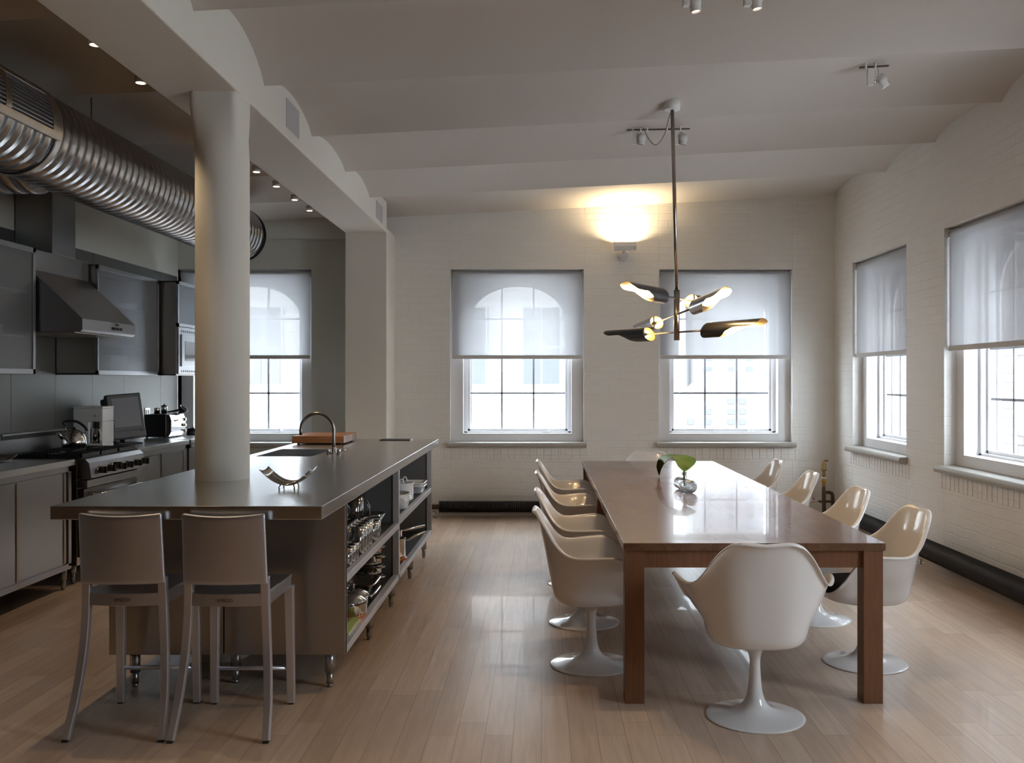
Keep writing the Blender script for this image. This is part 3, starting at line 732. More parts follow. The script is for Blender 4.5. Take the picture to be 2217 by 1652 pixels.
# ------------------------------------------------------------------ table
TX0, TX1, TY0, TY1, TZ = .376, 1.578, 4.40, 8.85, .740
t = thing('dining_table', 'long dark walnut dining table with thick square legs', 'dining table', ((TX0+TX1)/2, (TY0+TY1)/2, 0))
bx(TX0, TX1, TY0, TY1, TZ-.035, TZ).build('tabletop', 'walnut', t, bev=.0015)
ap = MB(); i_ = .02
ap.box(TX0+.06, TX1-.06, TY0+i_+.012, TY0+i_+.035, .622, TZ-.035); ap.box(TX0+.06, TX1-.06, TY1-i_-.035, TY1-i_-.012, .622, TZ-.035)
ap.box(TX0+i_+.012, TX0+i_+.035, TY0+.06, TY1-.06, .622, TZ-.035); ap.box(TX1-i_-.035, TX1-i_-.012, TY0+.06, TY1-.06, .622, TZ-.035)
ap.build('apron', 'walnut2', t)
for x0 in (TX0+.008, TX1-.008-.090):
    for y0 in (TY0+.012, (TY0+TY1)/2-.045, TY1-.012-.09):
        bx(x0, x0+.090, y0, y0+.090, 0, TZ-.035).build('leg', 'walnut2', t, bev=.002)

# ------------------------------------------------------------------ tulip armchairs (front towards local +y)
t = thing('tulip_armchair', '', 'armchair', (.945, 4.25, 0), radians(-3.5), 'white tulip armchairs around the table')
kw = dict(parent=t, world=False)
RIM = [(.255,0,.392),(.255,.09,.394),(.245,.165,.404),(.234,.236,.440),(.212,.284,.492),(.184,.318,.555),(.146,.340,.600),(.085,.350,.617),(-.005,.336,.613),(-.085,.308,.608),(-.145,.278,.622),(-.195,.246,.668),(-.242,.202,.742),(-.278,.155,.794),(-.296,.105,.812),(-.302,.052,.809),(-.304,0,.805)]
half = cr(RIM, 4)
ring = half + [(f_, -l_, z_) for f_, l_, z_ in half[-2:0:-1]]
cols = []
for f_, l_, z_ in ring:
    ph = atan2(l_, f_); r_r = sqrt(f_*f_+l_*l_)
    cph, sph = cos(ph), sin(ph)
    rb = 1/((abs(cph)/(.205 if cph > 0 else .190))**2.8+(abs(sph)/.205)**2.8)**(1/2.8)
    h = z_-.335
    hb = max(0., -cph)       # how much this is the back
    c0 = (rb*.55, .337); c1 = (rb*1.02, .337); c2 = (rb*1.10, .337+min(.10, h*.35)); 
    c3 = (rb*1.10+(r_r-rb*1.10)*(.48-.10*hb), .337+h*(.62)); c4 = (r_r-.016*(1 if h > .1 else .3), z_-.012*(1 if h > .1 else .4)); c5 = (r_r, z_)
    prof = cr([(0.01, .335), (rb*.3, .335), c0, (rb*.86, .340), (rb*1.02, .337+min(.035, h*.2)), c2, c3, c4, c5], 3)
    if h > .15: prof.append((r_r+.009, z_-.008))
    else: prof.append((r_r+.002, z_-.002))
    cols.append([(r*sph, r*cph, z) for r, z in prof])
rows = [[c[i] for c in cols] for i in range(len(cols[0]))]
MB().grid(rows, True, True).build('seat_shell', 'fiber', solid=.007, sub=1, **kw)
ped = [(.216,0),(.217,.004),(.206,.008),(.16,.015),(.115,.024),(.082,.036),(.056,.056),(.039,.088),(.030,.13),(.0255,.18),(.023,.225),(.0245,.260),(.033,.290),(.049,.313),(.070,.330),(.072,.334)]
MB().lathe(cr(ped, 3), (0,0,0), 64).build('pedestal', 'pedestal', **kw)
# cushion: rounded pad
rows = []
for i in range(15):
    a = -pi/2+pi*i/14; rr = cos(a); zz = sin(a)
    k = max(0., rr)**.35
    row = []
    for j in range(40):
        b = 2*pi*j/40; cb, sb = cos(b), sin(b); q = 1/((abs(cb)**2.6+abs(sb)**2.6)**(1/2.6))
        x = .198*q*sb*k; y = .03+.225*q*cb*k
        row.append((x, y, .400+.048*zz+(.02*min(0, y/.2))))
    rows.append(row)
MB().grid(rows, True, True).build('seat_cushion', 'blackfab', **kw)
t['label'] = 'white tulip armchair at the near end with its back to the viewer'
chair = t
L_, Rr = 'white tulip armchair on the island side of the table, ', 'white tulip armchair on the window side of the table, '
for i, (y, w, r) in enumerate(((5.03, 'first from the near end', 0), (5.90, 'second from the near end', 0), (7.03, 'third from the near end', 0), (8.03, 'last, beside the far end', 0))):
    dup(chair, (.262, y, 0), -pi/2+radians((1, -1, 2, 0)[i]), L_+w)
for i, (y, w) in enumerate(((5.06, 'first from the near end'), (5.98, 'second from the near end'), (7.05, 'third from the near end'), (8.05, 'last, nearest the far wall'))):
    dup(chair, (1.705, y, 0), pi/2+radians((3, 2, -1, 2)[i]), Rr+w)
dup(chair, (1.01, 8.78, 0), pi, 'white tulip armchair at the far end of the table under the window')

# ------------------------------------------------------------------ vase with leaf
t = thing('glass_vase', 'clear glass cylinder vase lying on its side on the table', 'vase', (.97, 6.47, TZ))
p0, p1 = Vector((.990, 6.33, TZ+.0425)), Vector((.945, 6.60, TZ+.0425)); d = (p1-p0).normalized()
MB().tube([p0, p0+d*.002, p0+d*.006, p1-d*.006, p1], [.034, .039, .0415, .0415, .036], 40).build('cylinder_body', 'glassw', t)
MB().tube([p0+d*.012, p0+d*.016, p1-d*.012], [.030, .036, .036], 32).build('inner_wall', 'glassw', t)
nk = (p0+p1)/2+d*.02
MB().lathe([(.017, .030), (.016, .075), (.021, .085), (.018, .085), (.013, .06)], (nk.x, nk.y, TZ+.0425), 24).build('neck', 'glassw', t)
t = thing('palm_leaf', 'single pleated green palm leaf arching out of the glass vase', 'leaf', (nk.x, nk.y, TZ+.09))
MB().tube([(nk.x, nk.y, TZ+.03), (nk.x, nk.y, TZ+.10), (nk.x+.002, nk.y+.01, TZ+.135)], [.006, .007, .009], 10).build('stalk', 'stem', t)
bp_ = (nk.x, nk.y+.01, TZ+.125)
Rg = cr([bp_, (1.010, 6.62, .870), (1.070, 6.70, .905), (1.090, 6.80, .928), (1.03, 6.92, .935), (.96, 7.08, .935), (.895, 7.24, .905), (.880, 7.34, .83), (.908, 7.40, .744)], 6)
Lf = cr([bp_, (.940, 6.60, .895), (.930, 6.66, .925), (.915, 6.74, .935), (.905, 6.83, .925), (.905, 6.95, .90), (.905, 7.10, .865), (.905, 7.26, .81), (.908, 7.40, .744)], 6)
rows = []
for a, b in zip(Lf, Rg):
    a, b = Vector(a), Vector(b); w = (b-a).length; row = []
    for k in range(33):
        q = a.lerp(b, k/32); q.z += .10*w*(1-(2*k/32-1)**2)+(.004 if k % 2 else -.004)*min(1, w/.08); row.append(tuple(q))
    rows.append(row)
MB().grid(rows, True).build('blade', 'leaf', t, solid=.0012)
# ------------------------------------------------------------------ chandelier
hx, hy = .923, 6.55
t = thing('chandelier', 'six-shade nickel and black chandelier hanging over the dining table', 'chandelier', (hx, hy, 1.76))
cz = ceil_z(.89, hy)
MB().lathe([(.050, -.052), (.053, -.05), (.053, -.012), (.050, -.010), (.050, .03)], (.892, hy, cz), 36).build('ceiling_canopy', 'white_en', t)
MB().tube([(.893, hy, cz-.05), (hx, hy, 2.09)], .0125, 16).build('hanging_rod', 'nickel', t)
MB().cyl((hx, hy, 1.757), (hx, hy, 2.10), .0205, 24).build('centre_tube', 'nickel', t)
MB().tube(cr([(.892, hy-.02, cz-.05), (.876, hy+.05, cz-.09), (.868, hy+.2, cz-.16), (.835, hy+.4, cz-.19), (.80, hy+.55, cz-.12), (.77, hy+.68, cz-.0)], 6), .0035, 6).build('supply_cable', 'cordm', t)
def shade(c, dirv, m, t0, t1, roll, par):
    dv = Vector(dirv).normalized(); up = Vector((0,0,1)); sd = dv.cross(up).normalized(); up = sd.cross(dv).normalized()
    if roll: q = Matrix.Rotation(roll, 3, dv); sd = q @ sd; up = q @ up
    c = Vector(c); L = t1-t0; R = .050
    def surf(rad):
        rows = []
        N = 40
        for i in range(25):
            v = i/24
            # half coverage angle: full tube at the inner end, S-curve to a half shell
            s = min(1, max(0, (v-.22)/.36)); s = s*s*(3-2*s)
            e = min(1, max(0, (v-.80)/.20)); cov = pi*(1-s)+radians(84)*s-radians(30)*e*e
            cov = min(cov, pi*.999)
            row = []
            for j in range(N+1):
                a = -cov+2*cov*j/N
                tt = t0+L*(v-.10*(1-v)*((1-cos(a))/2)*(-1 if 0 else 1)*(1 if v < .5 else 0))
                row.append(tuple(c+dv*tt+up*cos(a)*rad+sd*sin(a)*rad))
            rows.append(row)
        return rows
    o = MB().grid(surf(R), True).build('shade', m, par)
    MB().grid(surf(R-.0018), True).build('lining', 'lining', o)
    b0 = c+dv*(t0+.10)
    MB().tube([c+dv*(t0+.02), c+dv*(t0+.11)], .016, 14).build('lamp_socket', 'nickel', o)
    bar = MB(); bar.tube([c+dv*(t0+.04)+up*R, c+dv*(t0+.04)-up*R], .006, 8); bar.build('cross_bar', 'nickel', o)
    bb = MB(); pr = [(.001, 0), (.012, .006), (.022, .03), (.028, .055), (.022, .08), (.001, .090)]
    pts = [b0+dv*z for r, z in pr]; bb.tube(pts, [r for r, z in pr], 16); bb.build('bulb', 'bulb', o)
    l = bpy.data.lights.new('bulb_glow', 'POINT'); l.energy = 2.2; l.color = (1., .66, .34); l.shadow_soft_size = .03
    lo = bpy.data.objects.new('bulb_glow', l); C.objects.link(lo); lo.location = c+dv*(t0+.24)-up*.012; 
    return o
ARMS = [((.5, -.866, 0), 1.812, 'shade_blk', 'shade_blk', .34, .84, .34, .84),
        ((-.25, .93, -.09), 1.933, 'shade_sil', 'shade_sil', .38, .74, .34, .76),
        ((-.52, -.855, 0), 2.043, 'shade_gry', 'shade_sil', .27, .78, .27, .66)]
for dv, z, ma, mb_, a0, a1, b0, b1 in ARMS:
    v = Vector(dv).normalized(); c = Vector((hx, hy, z))
    MB().cyl(c-v*(b0+.04), c+v*(a0+.04), .0065, 12).build('arm', 'nickel', t)
    o1 = shade(c, v, ma, a0, a1, 0, t); o2 = shade(c, -v, mb_, b0, b1, 0, t)

# ------------------------------------------------------------------ track lights in the dining room
def head(par, x, y, z, tilt=0, ax='y', lit=True):
    "small white spot head hanging at x,y,z"
    g = MB(); Rm = Matrix.Translation((x, y, z)) @ Matrix.Rotation(tilt, 4, 'X' if ax == 'x' else 'Y')
    g.lathe([(.022, .0), (.024, -.012), (.032, -.015), (.032, -.05), (.026, -.052), (.026, -.085), (.022, -.085), (.022, -.06)], (0,0,0), 20).xf(Rm)
    o = g.build('lamp_head', 'white_en', par)
    q = MB().lathe([(.021, -.078), (.001, -.078)], (0,0,0), 16).xf(Rm); q.build('lens', 'lens' if lit else 'black', o)
    return o
t = thing('track_light', 'short ceiling track with two white spots behind the chandelier rod', 'track light', (.88, 7.25, 3.36))
zc = ceil_z(.88, 7.25)
b = MB(); b.tube([(.645, 7.25, zc-.022), (1.12, 7.25, zc-.012)], 1, sq=(.012, .010)); b.build('track_bar', 'iron', t)
b = MB()
for x in (.69, .75, .80, .95, 1.05): b.cyl((x, 7.25, zc-.035), (x, 7.25, zc+.05), .008, 10)
b.build('standoff', 'white_en', t)
for x, s_ in ((.725, 1), (1.04, 1)):
    bx(x-.035, x+.010, 7.235, 7.265, zc-.13, zc-.028).build('transformer', 'white_en', t, bev=.003)
    MB().tube([(x+.01, 7.25, zc-.03), (x+.03, 7.25, zc-.05), (x+.02, 7.25, zc-.07)], .003, 6).build('lead', 'cordm', t)
    head(t, x+.028, 7.235, zc-.055, 0, lit=False)
t = thing('track_light', 'short ceiling track near the side windows with one tilted spot', 'track light', (2.11, 6.1, 3.45))
zc = ceil_z(2.11, 6.1)
MB().tube([(2.02, 6.1, zc-.030), (2.205, 6.1, zc-.018)], 1, sq=(.012, .010)).build('track_bar', 'iron', t)
b = MB()
for x in (2.06, 2.12): b.cyl((x, 6.1, zc-.045), (x, 6.1, zc+.04), .009, 10)
b.build('standoff', 'white_en', t)
bx(2.068, 2.108, 6.085, 6.115, zc-.145, zc-.036).build('transformer', 'white_en', t, bev=.003)
MB().tube([(2.125, 6.1, zc-.03), (2.14, 6.1, zc-.045), (2.14, 6.1, zc-.075)], .004, 6).build('lead', 'chrome', t)
MB().cyl((2.10, 6.1, zc-.12), (2.135, 6.1, zc-.115), .008, 10).build('pivot', 'chrome', t)
head(t, 2.145, 6.095, zc-.080, radians(-28))
for x, lab in ((.735, 'white ceiling spot at the top edge, left of its neighbour'), (1.035, 'white ceiling spot at the top edge, right of its neighbour')):
    y = 4.7; zc = ceil_z(x, y)
    t = thing('ceiling_spot', lab, 'spotlight', (x, y, zc), 0, 'pair of ceiling spots over the near end of the table')
    bx(x-.012, x+.012, y-.012, y+.012, 3.33, zc+.02).build('drop_stem', 'white_en', t, bev=.002)
    bx(x-.045, x-.008, y-.02, y+.02, 3.315, 3.355).build('yoke', 'white_en', t, bev=.006)
    head(t, x+.010, y, 3.372 if x < 1 else 3.385, radians(-8))
def spot_or_fill_light(x, y, z, e):
    l = bpy.data.lights.new('spot_and_fill_glow', 'SPOT'); l.energy = e; l.color = (1., .72, .44); l.spot_size = radians(95); l.spot_blend = .9; l.shadow_soft_size = .03
    lo = bpy.data.objects.new('spot_and_fill_glow', l); C.objects.link(lo); lo.location = (x, y, z)
for x in (.745, 1.045): spot_or_fill_light(x, 4.69, 3.27, 16)
for x, y in ((-2.6, 1.5), (-.8, 1.8), (1.2, 1.0), (-1.5, -1.5), (1.2, -1.8)): spot_or_fill_light(x, y, 3.2, 24)  # added warm fill lamps out of view, with no fittings
# kitchen spots on the beam
for i, (y, z, px_) in enumerate(((4.49, 3.065, 0), (5.0, 3.045, 0), (7.03, 3.02, 0), (7.56, 3.02, 0), (8.12, 3.02, 0), (8.64, 3.02, 0))):
    x = BX0-.055
    lb = ('nearest the viewer', 'second from the viewer, just before the column', 'first past the column', 'second past the column', 'third past the column', 'last one, nearest the kitchen window')[i]
    t = thing('beam_spotlight', 'small lit spotlight on the beam, '+lb, 'spotlight', (x, y, z), 0, 'small spotlights along the beam')
    bx(BX0-.055, BX0+.002, y-.05, y+.05, z+.030, z+.042).build('mounting_plate', 'white_en', t, bev=.002)
    bx(BX0-.055, BX0+.001, y-.05, y-.042, z+.04, z+.13).build('bracket', 'white_en', t)
    MB().lathe([(.027, -.012), (.030, -.010), (.030, .030)], (x+.0, y, z), 20).build('lamp_ring', 'white_en', t)
    MB().lathe([(.001, -.013), (.024, -.013)], (x, y, z), 20).build('lens', 'lens', t)
    l = bpy.data.lights.new('beam_spot_glow', 'SPOT'); l.energy = 14; l.color = (1., .74, .46); l.spot_size = radians(80); l.spot_blend = .8; l.shadow_soft_size = .02
    lo = bpy.data.objects.new('beam_spot_glow', l); C.objects.link(lo); lo.location = (x, y, z-.03)
# ------------------------------------------------------------------ wall uplighter
wx = .900; wz = 2.84
t = thing('wall_uplighter', 'white boxy uplighter fixed to the far wall between the windows', 'wall lamp', (wx, YF, wz))
MB().tube([(wx, YF+.001, wz), (wx, YF-.018, wz), (wx, YF-.030, wz)], [.066, .066, .050], 32).build('back_plate', 'white_en', t)
MB().tube([(wx, YF-.02, wz+.03), (wx, YF-.09, wz+.055)], .012, 10).build('arm', 'white_en', t)
b = MB(); pr = [(YF-.05, wz+.050), (YF-.15, wz+.050), (YF-.185, wz+.085), (YF-.185, wz+.128), (YF-.178, wz+.128), (YF-.178, wz+.088), (YF-.147, wz+.058), (YF-.055, wz+.058), (YF-.055, wz+.128), (YF-.05, wz+.128)]
rows = [[(x, p[0], p[1]) for p in pr] for x in (wx-.118, wx+.118)]
b.grid(rows, False, True)
for x in (wx-.121, wx+.118): b.box(x, x+.003, YF-.19, YF-.048, wz+.045, wz+.132)
b.build('reflector_box', 'white_en', t)
MB().cyl((wx-.06, YF-.11, wz+.085), (wx+.06, YF-.11, wz+.085), .006, 10).build('halogen_tube', 'bulb', t)
l = bpy.data.lights.new('uplight_glow', 'AREA'); l.shape = 'RECTANGLE'; l.size = .20; l.size_y = .10; l.energy = 7; l.color = (1., .76, .44); l.spread = radians(155)
lo = bpy.data.objects.new('uplight_glow', l); C.objects.link(lo); lo.location = (wx, YF-.115, wz+.125); lo.rotation_euler = (pi, 0, 0)

# ------------------------------------------------------------------ duct
DXc, DZc, DR = -2.81, 2.83, .25
t = thing('air_duct', 'large ribbed galvanised air duct running below the kitchen ceiling', 'duct', (DXc, 5, DZc-DR))
def ribbed(p0, p1, r, pitch, n=56, depth=.004):
    p0, p1 = Vector(p0), Vector(p1); L = (p1-p0).length; d = (p1-p0)/L; pts = []; rs = []
    k = int(L/pitch)
    for i in range(k):
        a = i*pitch
        for f_, q in ((0, 0), (.42, .0), (.46, .0015), (.52, .0015), (.56, 0), (.90, 0), (.93, -depth), (.97, -depth)):
            pts.append(p0+d*(a+f_*pitch)); rs.append(r+q)
    return pts, rs
pts, rs = ribbed((DXc, .6, DZc), (DXc, 8.93, DZc), DR-.002, .088)
MB().tube(pts, rs, 64).build('main_duct', 'galv', t)
pts, rs = ribbed((DXc-.1, 5.55, DZc-.02), (XL-.05, 5.55, DZc-.02), DR-.006, .088)
MB().tube(pts, rs, 56).build('branch_duct', 'galv', t)
for y in (5.08, 8.2): 
    MB().tube([(DXc, y, DZc), (DXc, y+.05, DZc)], DR+.006, 64, cap=False).build('joint_band', 'galv', t)
MB().tube([(DXc, 8.93, DZc), (DXc, 8.96, DZc)], [DR+.004, DR-.01], 64).build('end_cap', 'galv', t)
for y in (6.0, 8.4):
    MB().cyl((DXc, y, DZc+DR-.01), (DXc, y, ceil_z(DXc, y)+.02), .004, 8).build('hanger_rod', 'iron', t)
# grille saddle, curved round the duct's side
duct = t
def arcp(a, r, y): return (DXc+r*cos(a), y, DZc+r*sin(a))
g = None
A0, A1 = radians(-17), radians(40)
def arcband(a0, a1, y0, y1, r0, r1, n=12):
    mb = MB(); rows = []
    for k in range(n+1):
        a = a0+(a1-a0)*k/n; rows.append([arcp(a, r0, y0), arcp(a, r1, y0), arcp(a, r1, y1), arcp(a, r0, y1)])
    mb.grid(rows, False, True); m_ = 4; o = 0
    mb.f.append((0,1,2,3)); mb.f.append(tuple(n*4+i for i in range(4))); mb.sm += [False, False]; return mb
fr = MB()
for a0, a1, y0, y1 in ((A0, radians(-8), 2.6, 5.08), (radians(32), A1, 2.6, 5.08), (A0, A1, 5.00, 5.08), (radians(-8), radians(32), 4.56, 4.61), (radians(-8), radians(32), 3.6, 3.65)):
    q = arcband(a0, a1, y0, y1, DR-.002, DR+.024); fr.add(q.v, q.f)
g = fr.build('grille', 'steel_warm', t, bev=.003); gp = g
arcband(radians(-8), radians(32), 2.6, 5.0, DR+.004, DR+.008).build('backing', 'rubber', g)
for k in range(9):
    a = radians(-6+4.4*k); q = arcband(a, a+radians(1.4), 2.6, 5.0, DR+.006, DR+.020, 2); q.build('louvre', 'alum', g)
arcband(radians(-75), radians(100), 5.08, 5.13, DR+.001, DR+.010, 40).build('end_strap', 'steel_warm', g, bev=.002)

# ------------------------------------------------------------------ kitchen wall
KC = .921; KX = -3.33
# stainless cladding on the wall (structure)
mb = MB(); ys = [3., 5.6, 6.6, 7.18, 7.83, 8.49, 9.13, 10.0, 10.46]
for a, b in zip(ys[:-1], ys[1:]): mb.box(XL-.001, XL+.006, a+.002, b-.002, .90, 2.61)
struct(mb.build('trim_2', 'panelm'))
def base_unit(label, y0, y1, doors, legs=True, name='base_cabinet', zb=.164):
    t = thing(name, label, 'cabinet', ((XL+KX)/2, (y0+y1)/2, 0), 0, 'stainless base cabinets along the kitchen wall')
    bx(XL+.008, KX, y0, y1, KC-.042, KC).build('worktop', 'steel_top', t, bev=.002)
    c = MB(); c.box(XL+.03, KX-.045, y0+.01, y1-.01, zb+.01, KC-.042); c.build('carcass', 'steel_dk', t)
    f_ = MB(); x0, x1 = KX-.045, KX-.02
    f_.box(x0, x1, y0+.01, y1-.01, KC-.085, KC-.042); f_.box(x0, x1, y0+.01, y1-.01, zb-.02, zb+.02)
    f_.box(x0, x1, y0+.01, y0+.05, zb, KC-.05); f_.box(x0, x1, y1-.05, y1-.01, zb, KC-.05)
    f_.build('face_frame', 'steel', t, bev=.001)
    for i, (a, b) in enumerate(doors):
        xo = x1-.012 if i % 2 else x1-.022
        d_ = bx(xo-.004, xo+.006, a, b, zb+.02, KC-.09).build('sliding_door', 'steel', t, bev=.001)
        bx(xo+.004, xo+.012, b-.035, b-.004, zb+.025, KC-.095).build('finger_pull', 'steel_warm', d_, bev=.002)
    if legs:
        for y in (y0+.06, y1-.06):
            for x in (XL+.10, KX-.055): steel_leg(x, y, zb, t)
    return t
base_unit('long stainless base cabinet with sliding doors left of the range', 4.2, 6.86, ((4.25, 5.3), (5.25, 6.17), (6.12, 6.80)))
base_unit('stainless base cabinet under the small appliances right of the range', 7.93, 9.09, ((7.98, 8.56), (8.50, 9.04)))
base_unit('last stainless base cabinet, beside the kitchen window', 9.13, 10.40, ((9.19, 9.8), (9.75, 10.35)))
# range
t = thing('gas_range', 'wide stainless gas range with black knobs and grates', 'range', (-3.6, 7.4, 0))
RY0, RY1 = 6.95, 7.90
bx(XL+.03, -3.36, RY0, RY1, .14, .905).build('body', 'steel_warm', t, bev=.002)
b = MB(); pr = [(-3.36, .915), (-3.30, .915), (-3.27, .885), (-3.255, .775), (-3.30, .765), (-3.36, .765)]
b.grid([[(p[0], y, p[1]) for p in pr] for y in (RY0, RY1)], False, True); b.f.append(tuple(range(6))); b.f.append(tuple(range(6, 12))); b.sm += [False]*2
b.build('control_panel', 'hoodm', t, bev=.003)
bx(-3.36, -3.285, RY0, RY1, .705, .758).build('trim_rail', 'steel', t, bev=.002)
d_ = bx(-3.36, -3.315, RY0+.012, RY1-.012, .20, .695).build('oven_door', 'steel_dk', t, bev=.004)
MB().cyl((-3.262, RY0+.08, .640), (-3.262, RY1-.06, .640), .014).build('handle', 'chrome', d_)
for y in (RY0+.10, RY1-.09): MB().tube([(-3.32, y, .66), (-3.262, y, .640)], .011, 10).build('handle_post', 'chrome', d_)
for y, z in ((7.09, .824), (7.235, .824), (7.335, .838), (7.43, .822), (7.55, .824), (7.71, .824), (7.85, .826)):
    k_ = MB(); k_.tube([(-3.268, y, z), (-3.262, y, z), (-3.258, y, z)], [.034, .034, .031], 24); k_.build('knob_bezel', 'chrome', t)
    k_ = MB(); k_.tube([(-3.262, y, z), (-3.225, y, z)], [.026, .023], 20); k_.box(-3.235, -3.205, y-.007, y+.007, z-.024, z+.024); k_.build('knob', 'black', t, bev=.002)
bx(XL+.10, -3.34, RY0+.005, RY1-.005, .905, .918).build('cooktop', 'blackm', t)
for j in range(3):
    g = MB(); y0 = RY0+.02+j*.307; y1 = y0+.296; x0, x1 = XL+.13, -3.335
    for y in (y0, y1-.012): g.box(x0, x1, y, y+.012, .922, .948)
    for x in (x0, (x0+x1)/2-.006, x1-.012): g.box(x, x+.012, y0, y1, .922, .948)
    for k in range(1, 6):
        yy = y0+(y1-y0)*k/6; g.box(x0+.05, x0+.19, yy-.004, yy+.004, .934, .950); g.box(x1-.19, x1-.03, yy-.004, yy+.004, .934, .950)
    g.build('grate', 'blackm', t)
    for x in (x0+.13, x1-.13): MB().lathe([(.045, .918), (.045, .928), (.03, .934), (.001, .935)], (x, (y0+y1)/2, 0), 20).build('burner', 'blackm', t)
b = MB(); b.box(XL+.015, XL+.05, RY0, RY1-.03, .915, 1.085); b.box(XL+.015, XL+.075, RY0, RY1-.03, 1.075, 1.09); b.build('backguard', 'steel', t, bev=.003)
bx(XL+.05, XL+.054, RY0+.02, RY1-.05, 1.045, 1.072).build('vent_slot', 'black', t)
for y in (RY0+.06, RY1-.06):
    for x in (XL+.12, -3.42): steel_leg(x, y, .14, t)
# hood
t = thing('range_hood', 'sloping stainless range hood with a small control panel', 'range hood', (-3.65, 7.35, 1.835))
HY0, HY1 = 6.91, 7.81
pr = [(XL+.01, 1.835), (-3.315, 1.835), (-3.300, 1.850), (-3.300, 1.930), (-3.68, 2.285), (-3.68, 2.44), (XL+.01, 2.44)]
b = MB(); b.grid([[(p[0], y, p[1]) for p in pr] for y in (HY0, HY1)], False, True); b.f.append(tuple(range(7))); b.f.append(tuple(range(7, 14))); b.sm += [False]*2
b.build('canopy', 'hoodm', t, bev=.004)
bx(XL+.1, -3.38, HY0+.05, HY1-.05, 1.828, 1.838).build('filter', 'steel_warm', t)
sl = Vector((-.38, 0, .355)).normalized()
for y in (7.385, 7.41, 7.435, 7.468, 7.492, 7.525, 7.55):
    q = MB(); q.box(-3.300, -3.2955, y-.005, y+.005, 1.872, 1.892); q.build('button', 'black', t)
b = MB(); b.box(-3.3005, -3.2975, 7.445, 7.455, 1.905, 1.922); b.box(-3.3005, -3.2975, 7.462, 7.50, 1.905, 1.920)
b.build('badge', 'black', t)
bx(XL+.01, -3.68, 7.23, 7.59, 2.44, 3.12).build('chimney', 'hoodm', t, bev=.003)
# wall cabinets
def wall_cab(label, y0, y1, xf, z0=1.53, z1=2.43, fronts=(), shelves=(1.80, 2.12), solid_side=True):
    t = thing('wall_cabinet', label, 'cabinet', ((XL+xf)/2, (y0+y1)/2, z0), 0, 'stainless wall cabinets with frosted doors')
    c = MB(); c.box(XL+.008, xf-.02, y0, y0+.012, z0, z1); c.box(XL+.008, xf-.02, y1-.012, y1, z0, z1)
    c.box(XL+.008, xf-.02, y0, y1, z0, z0+.012); c.box(XL+.008, xf-.02, y0, y1, z1-.012, z1); c.box(XL+.008, XL+.014, y0, y1, z0, z1)
    c.build('carcass', 'steel_warm', t, bev=.001)
    for z in shelves: bx(XL+.02, xf-.05, y0+.012, y1-.012, z-.01, z).build('shelf', 'steel', t)
    for a, b in fronts:
        f_ = MB(); w = .035
        f_.box(xf-.02, xf, a, b, z0, z0+w); f_.box(xf-.02, xf, a, b, z1-w, z1); f_.box(xf-.02, xf, a, a+w*.6, z0, z1); f_.box(xf-.02, xf, b-w, b, z0, z1)
        d_ = f_.build('door', 'steel', t, bev=.001)
        bx(xf-.012, xf-.008, a+w*.6, b-w, z0+w, z1-w).build('frosted_pane', 'frost', d_)
    return t
wall_cab('frosted glass wall cabinet at the left, in front of the hood', 4.4, 6.88, -3.62, fronts=((4.4, 5.64), (5.64, 6.88)))
wall_cab('frosted glass wall cabinet between the hood and the microwave', 7.84, 9.10, -3.62, fronts=((7.84, 9.10),))
u = wall_cab('narrow wall unit with frosted top door beside the kitchen window', 9.15, 10.05, -3.46, fronts=(), shelves=())
for ch in kids(u): pass
f_ = MB(); xf = -3.46
f_.box(xf-.02, xf, 9.15, 10.05, 2.0, 2.43); 
d_ = MB(); w = .03
for a in ((9.15, 10.05, 2.0, 2.03), (9.15, 10.05, 2.40, 2.43), (9.15, 9.18, 2.0, 2.43), (10.02, 10.05, 2.0, 2.43)): d_.box(xf-.02, xf, *a)
d_ = d_.build('door', 'steel', u); bx(xf-.012, xf-.008, 9.18, 10.02, 2.03, 2.40).build('frosted_pane', 'frost', d_)
t = thing('microwave_oven', 'built in stainless microwave with dotted vents beside the column', 'microwave', (-3.6, 9.6, 1.54))
bx(XL+.05, xf, 9.165, 10.04, 1.545, 1.995).build('housing', 'steel', t, bev=.002)
d_ = bx(xf, xf+.012, 9.22, 10.0, 1.615, 1.925).build('door', 'steel', t, bev=.003)
bx(xf+.011, xf+.014, 9.30, 9.9, 1.67, 1.86).build('viewing_window', 'screen', d_)
for z in (1.57, 1.955):
    b = MB()
    for k in range(16): b.cyl((xf-.002, 9.24+k*.05, z), (xf+.002, 9.24+k*.05, z), .011, 12)
    b.build('vent_holes', 'black', t)
# dishes dimly seen behind the frosted doors
def stack(n, y, z, r, lab, col='ceramic', h=.012, x=-3.80):
    for k in range(n):
        o = MB().lathe([(r*.6, 0), (r*.65, .003), (r, .018), (r, .021), (r*.6, .008), (.001, .006)], (0,0,0), 24).build('stacked_plate', col)
        o.location = (x, y, z+k*h); tag(o, lab, 'plate', lab)
stack(5, 6.55, 1.80, .12, 'white plates stacked behind the frosted door left of the hood')
stack(5, 6.2, 2.12, .12, 'white plates on the top shelf behind the left frosted door')
stack(4, 8.75, 2.12, .11, 'white plates on the top shelf behind the frosted door right of the hood')
o = MB().lathe([(.05, 0), (.055, .01), (.055, .20), (.03, .24), (.03, .26)], (-3.76, 8.82, 1.80), 24).build('yellow_bottle', mat('dull yellow', (.45,.48,.10), .5)); tag(o, 'yellow green bottle blurred behind the frosted door right of the hood', 'bottle')
o = bx(-3.85, -3.70, 8.25, 8.6, 1.545, 1.70).build('white_box', 'whitep', bev=.004); tag(o, 'white box blurred at the bottom of the frosted cabinet right of the hood', 'box')
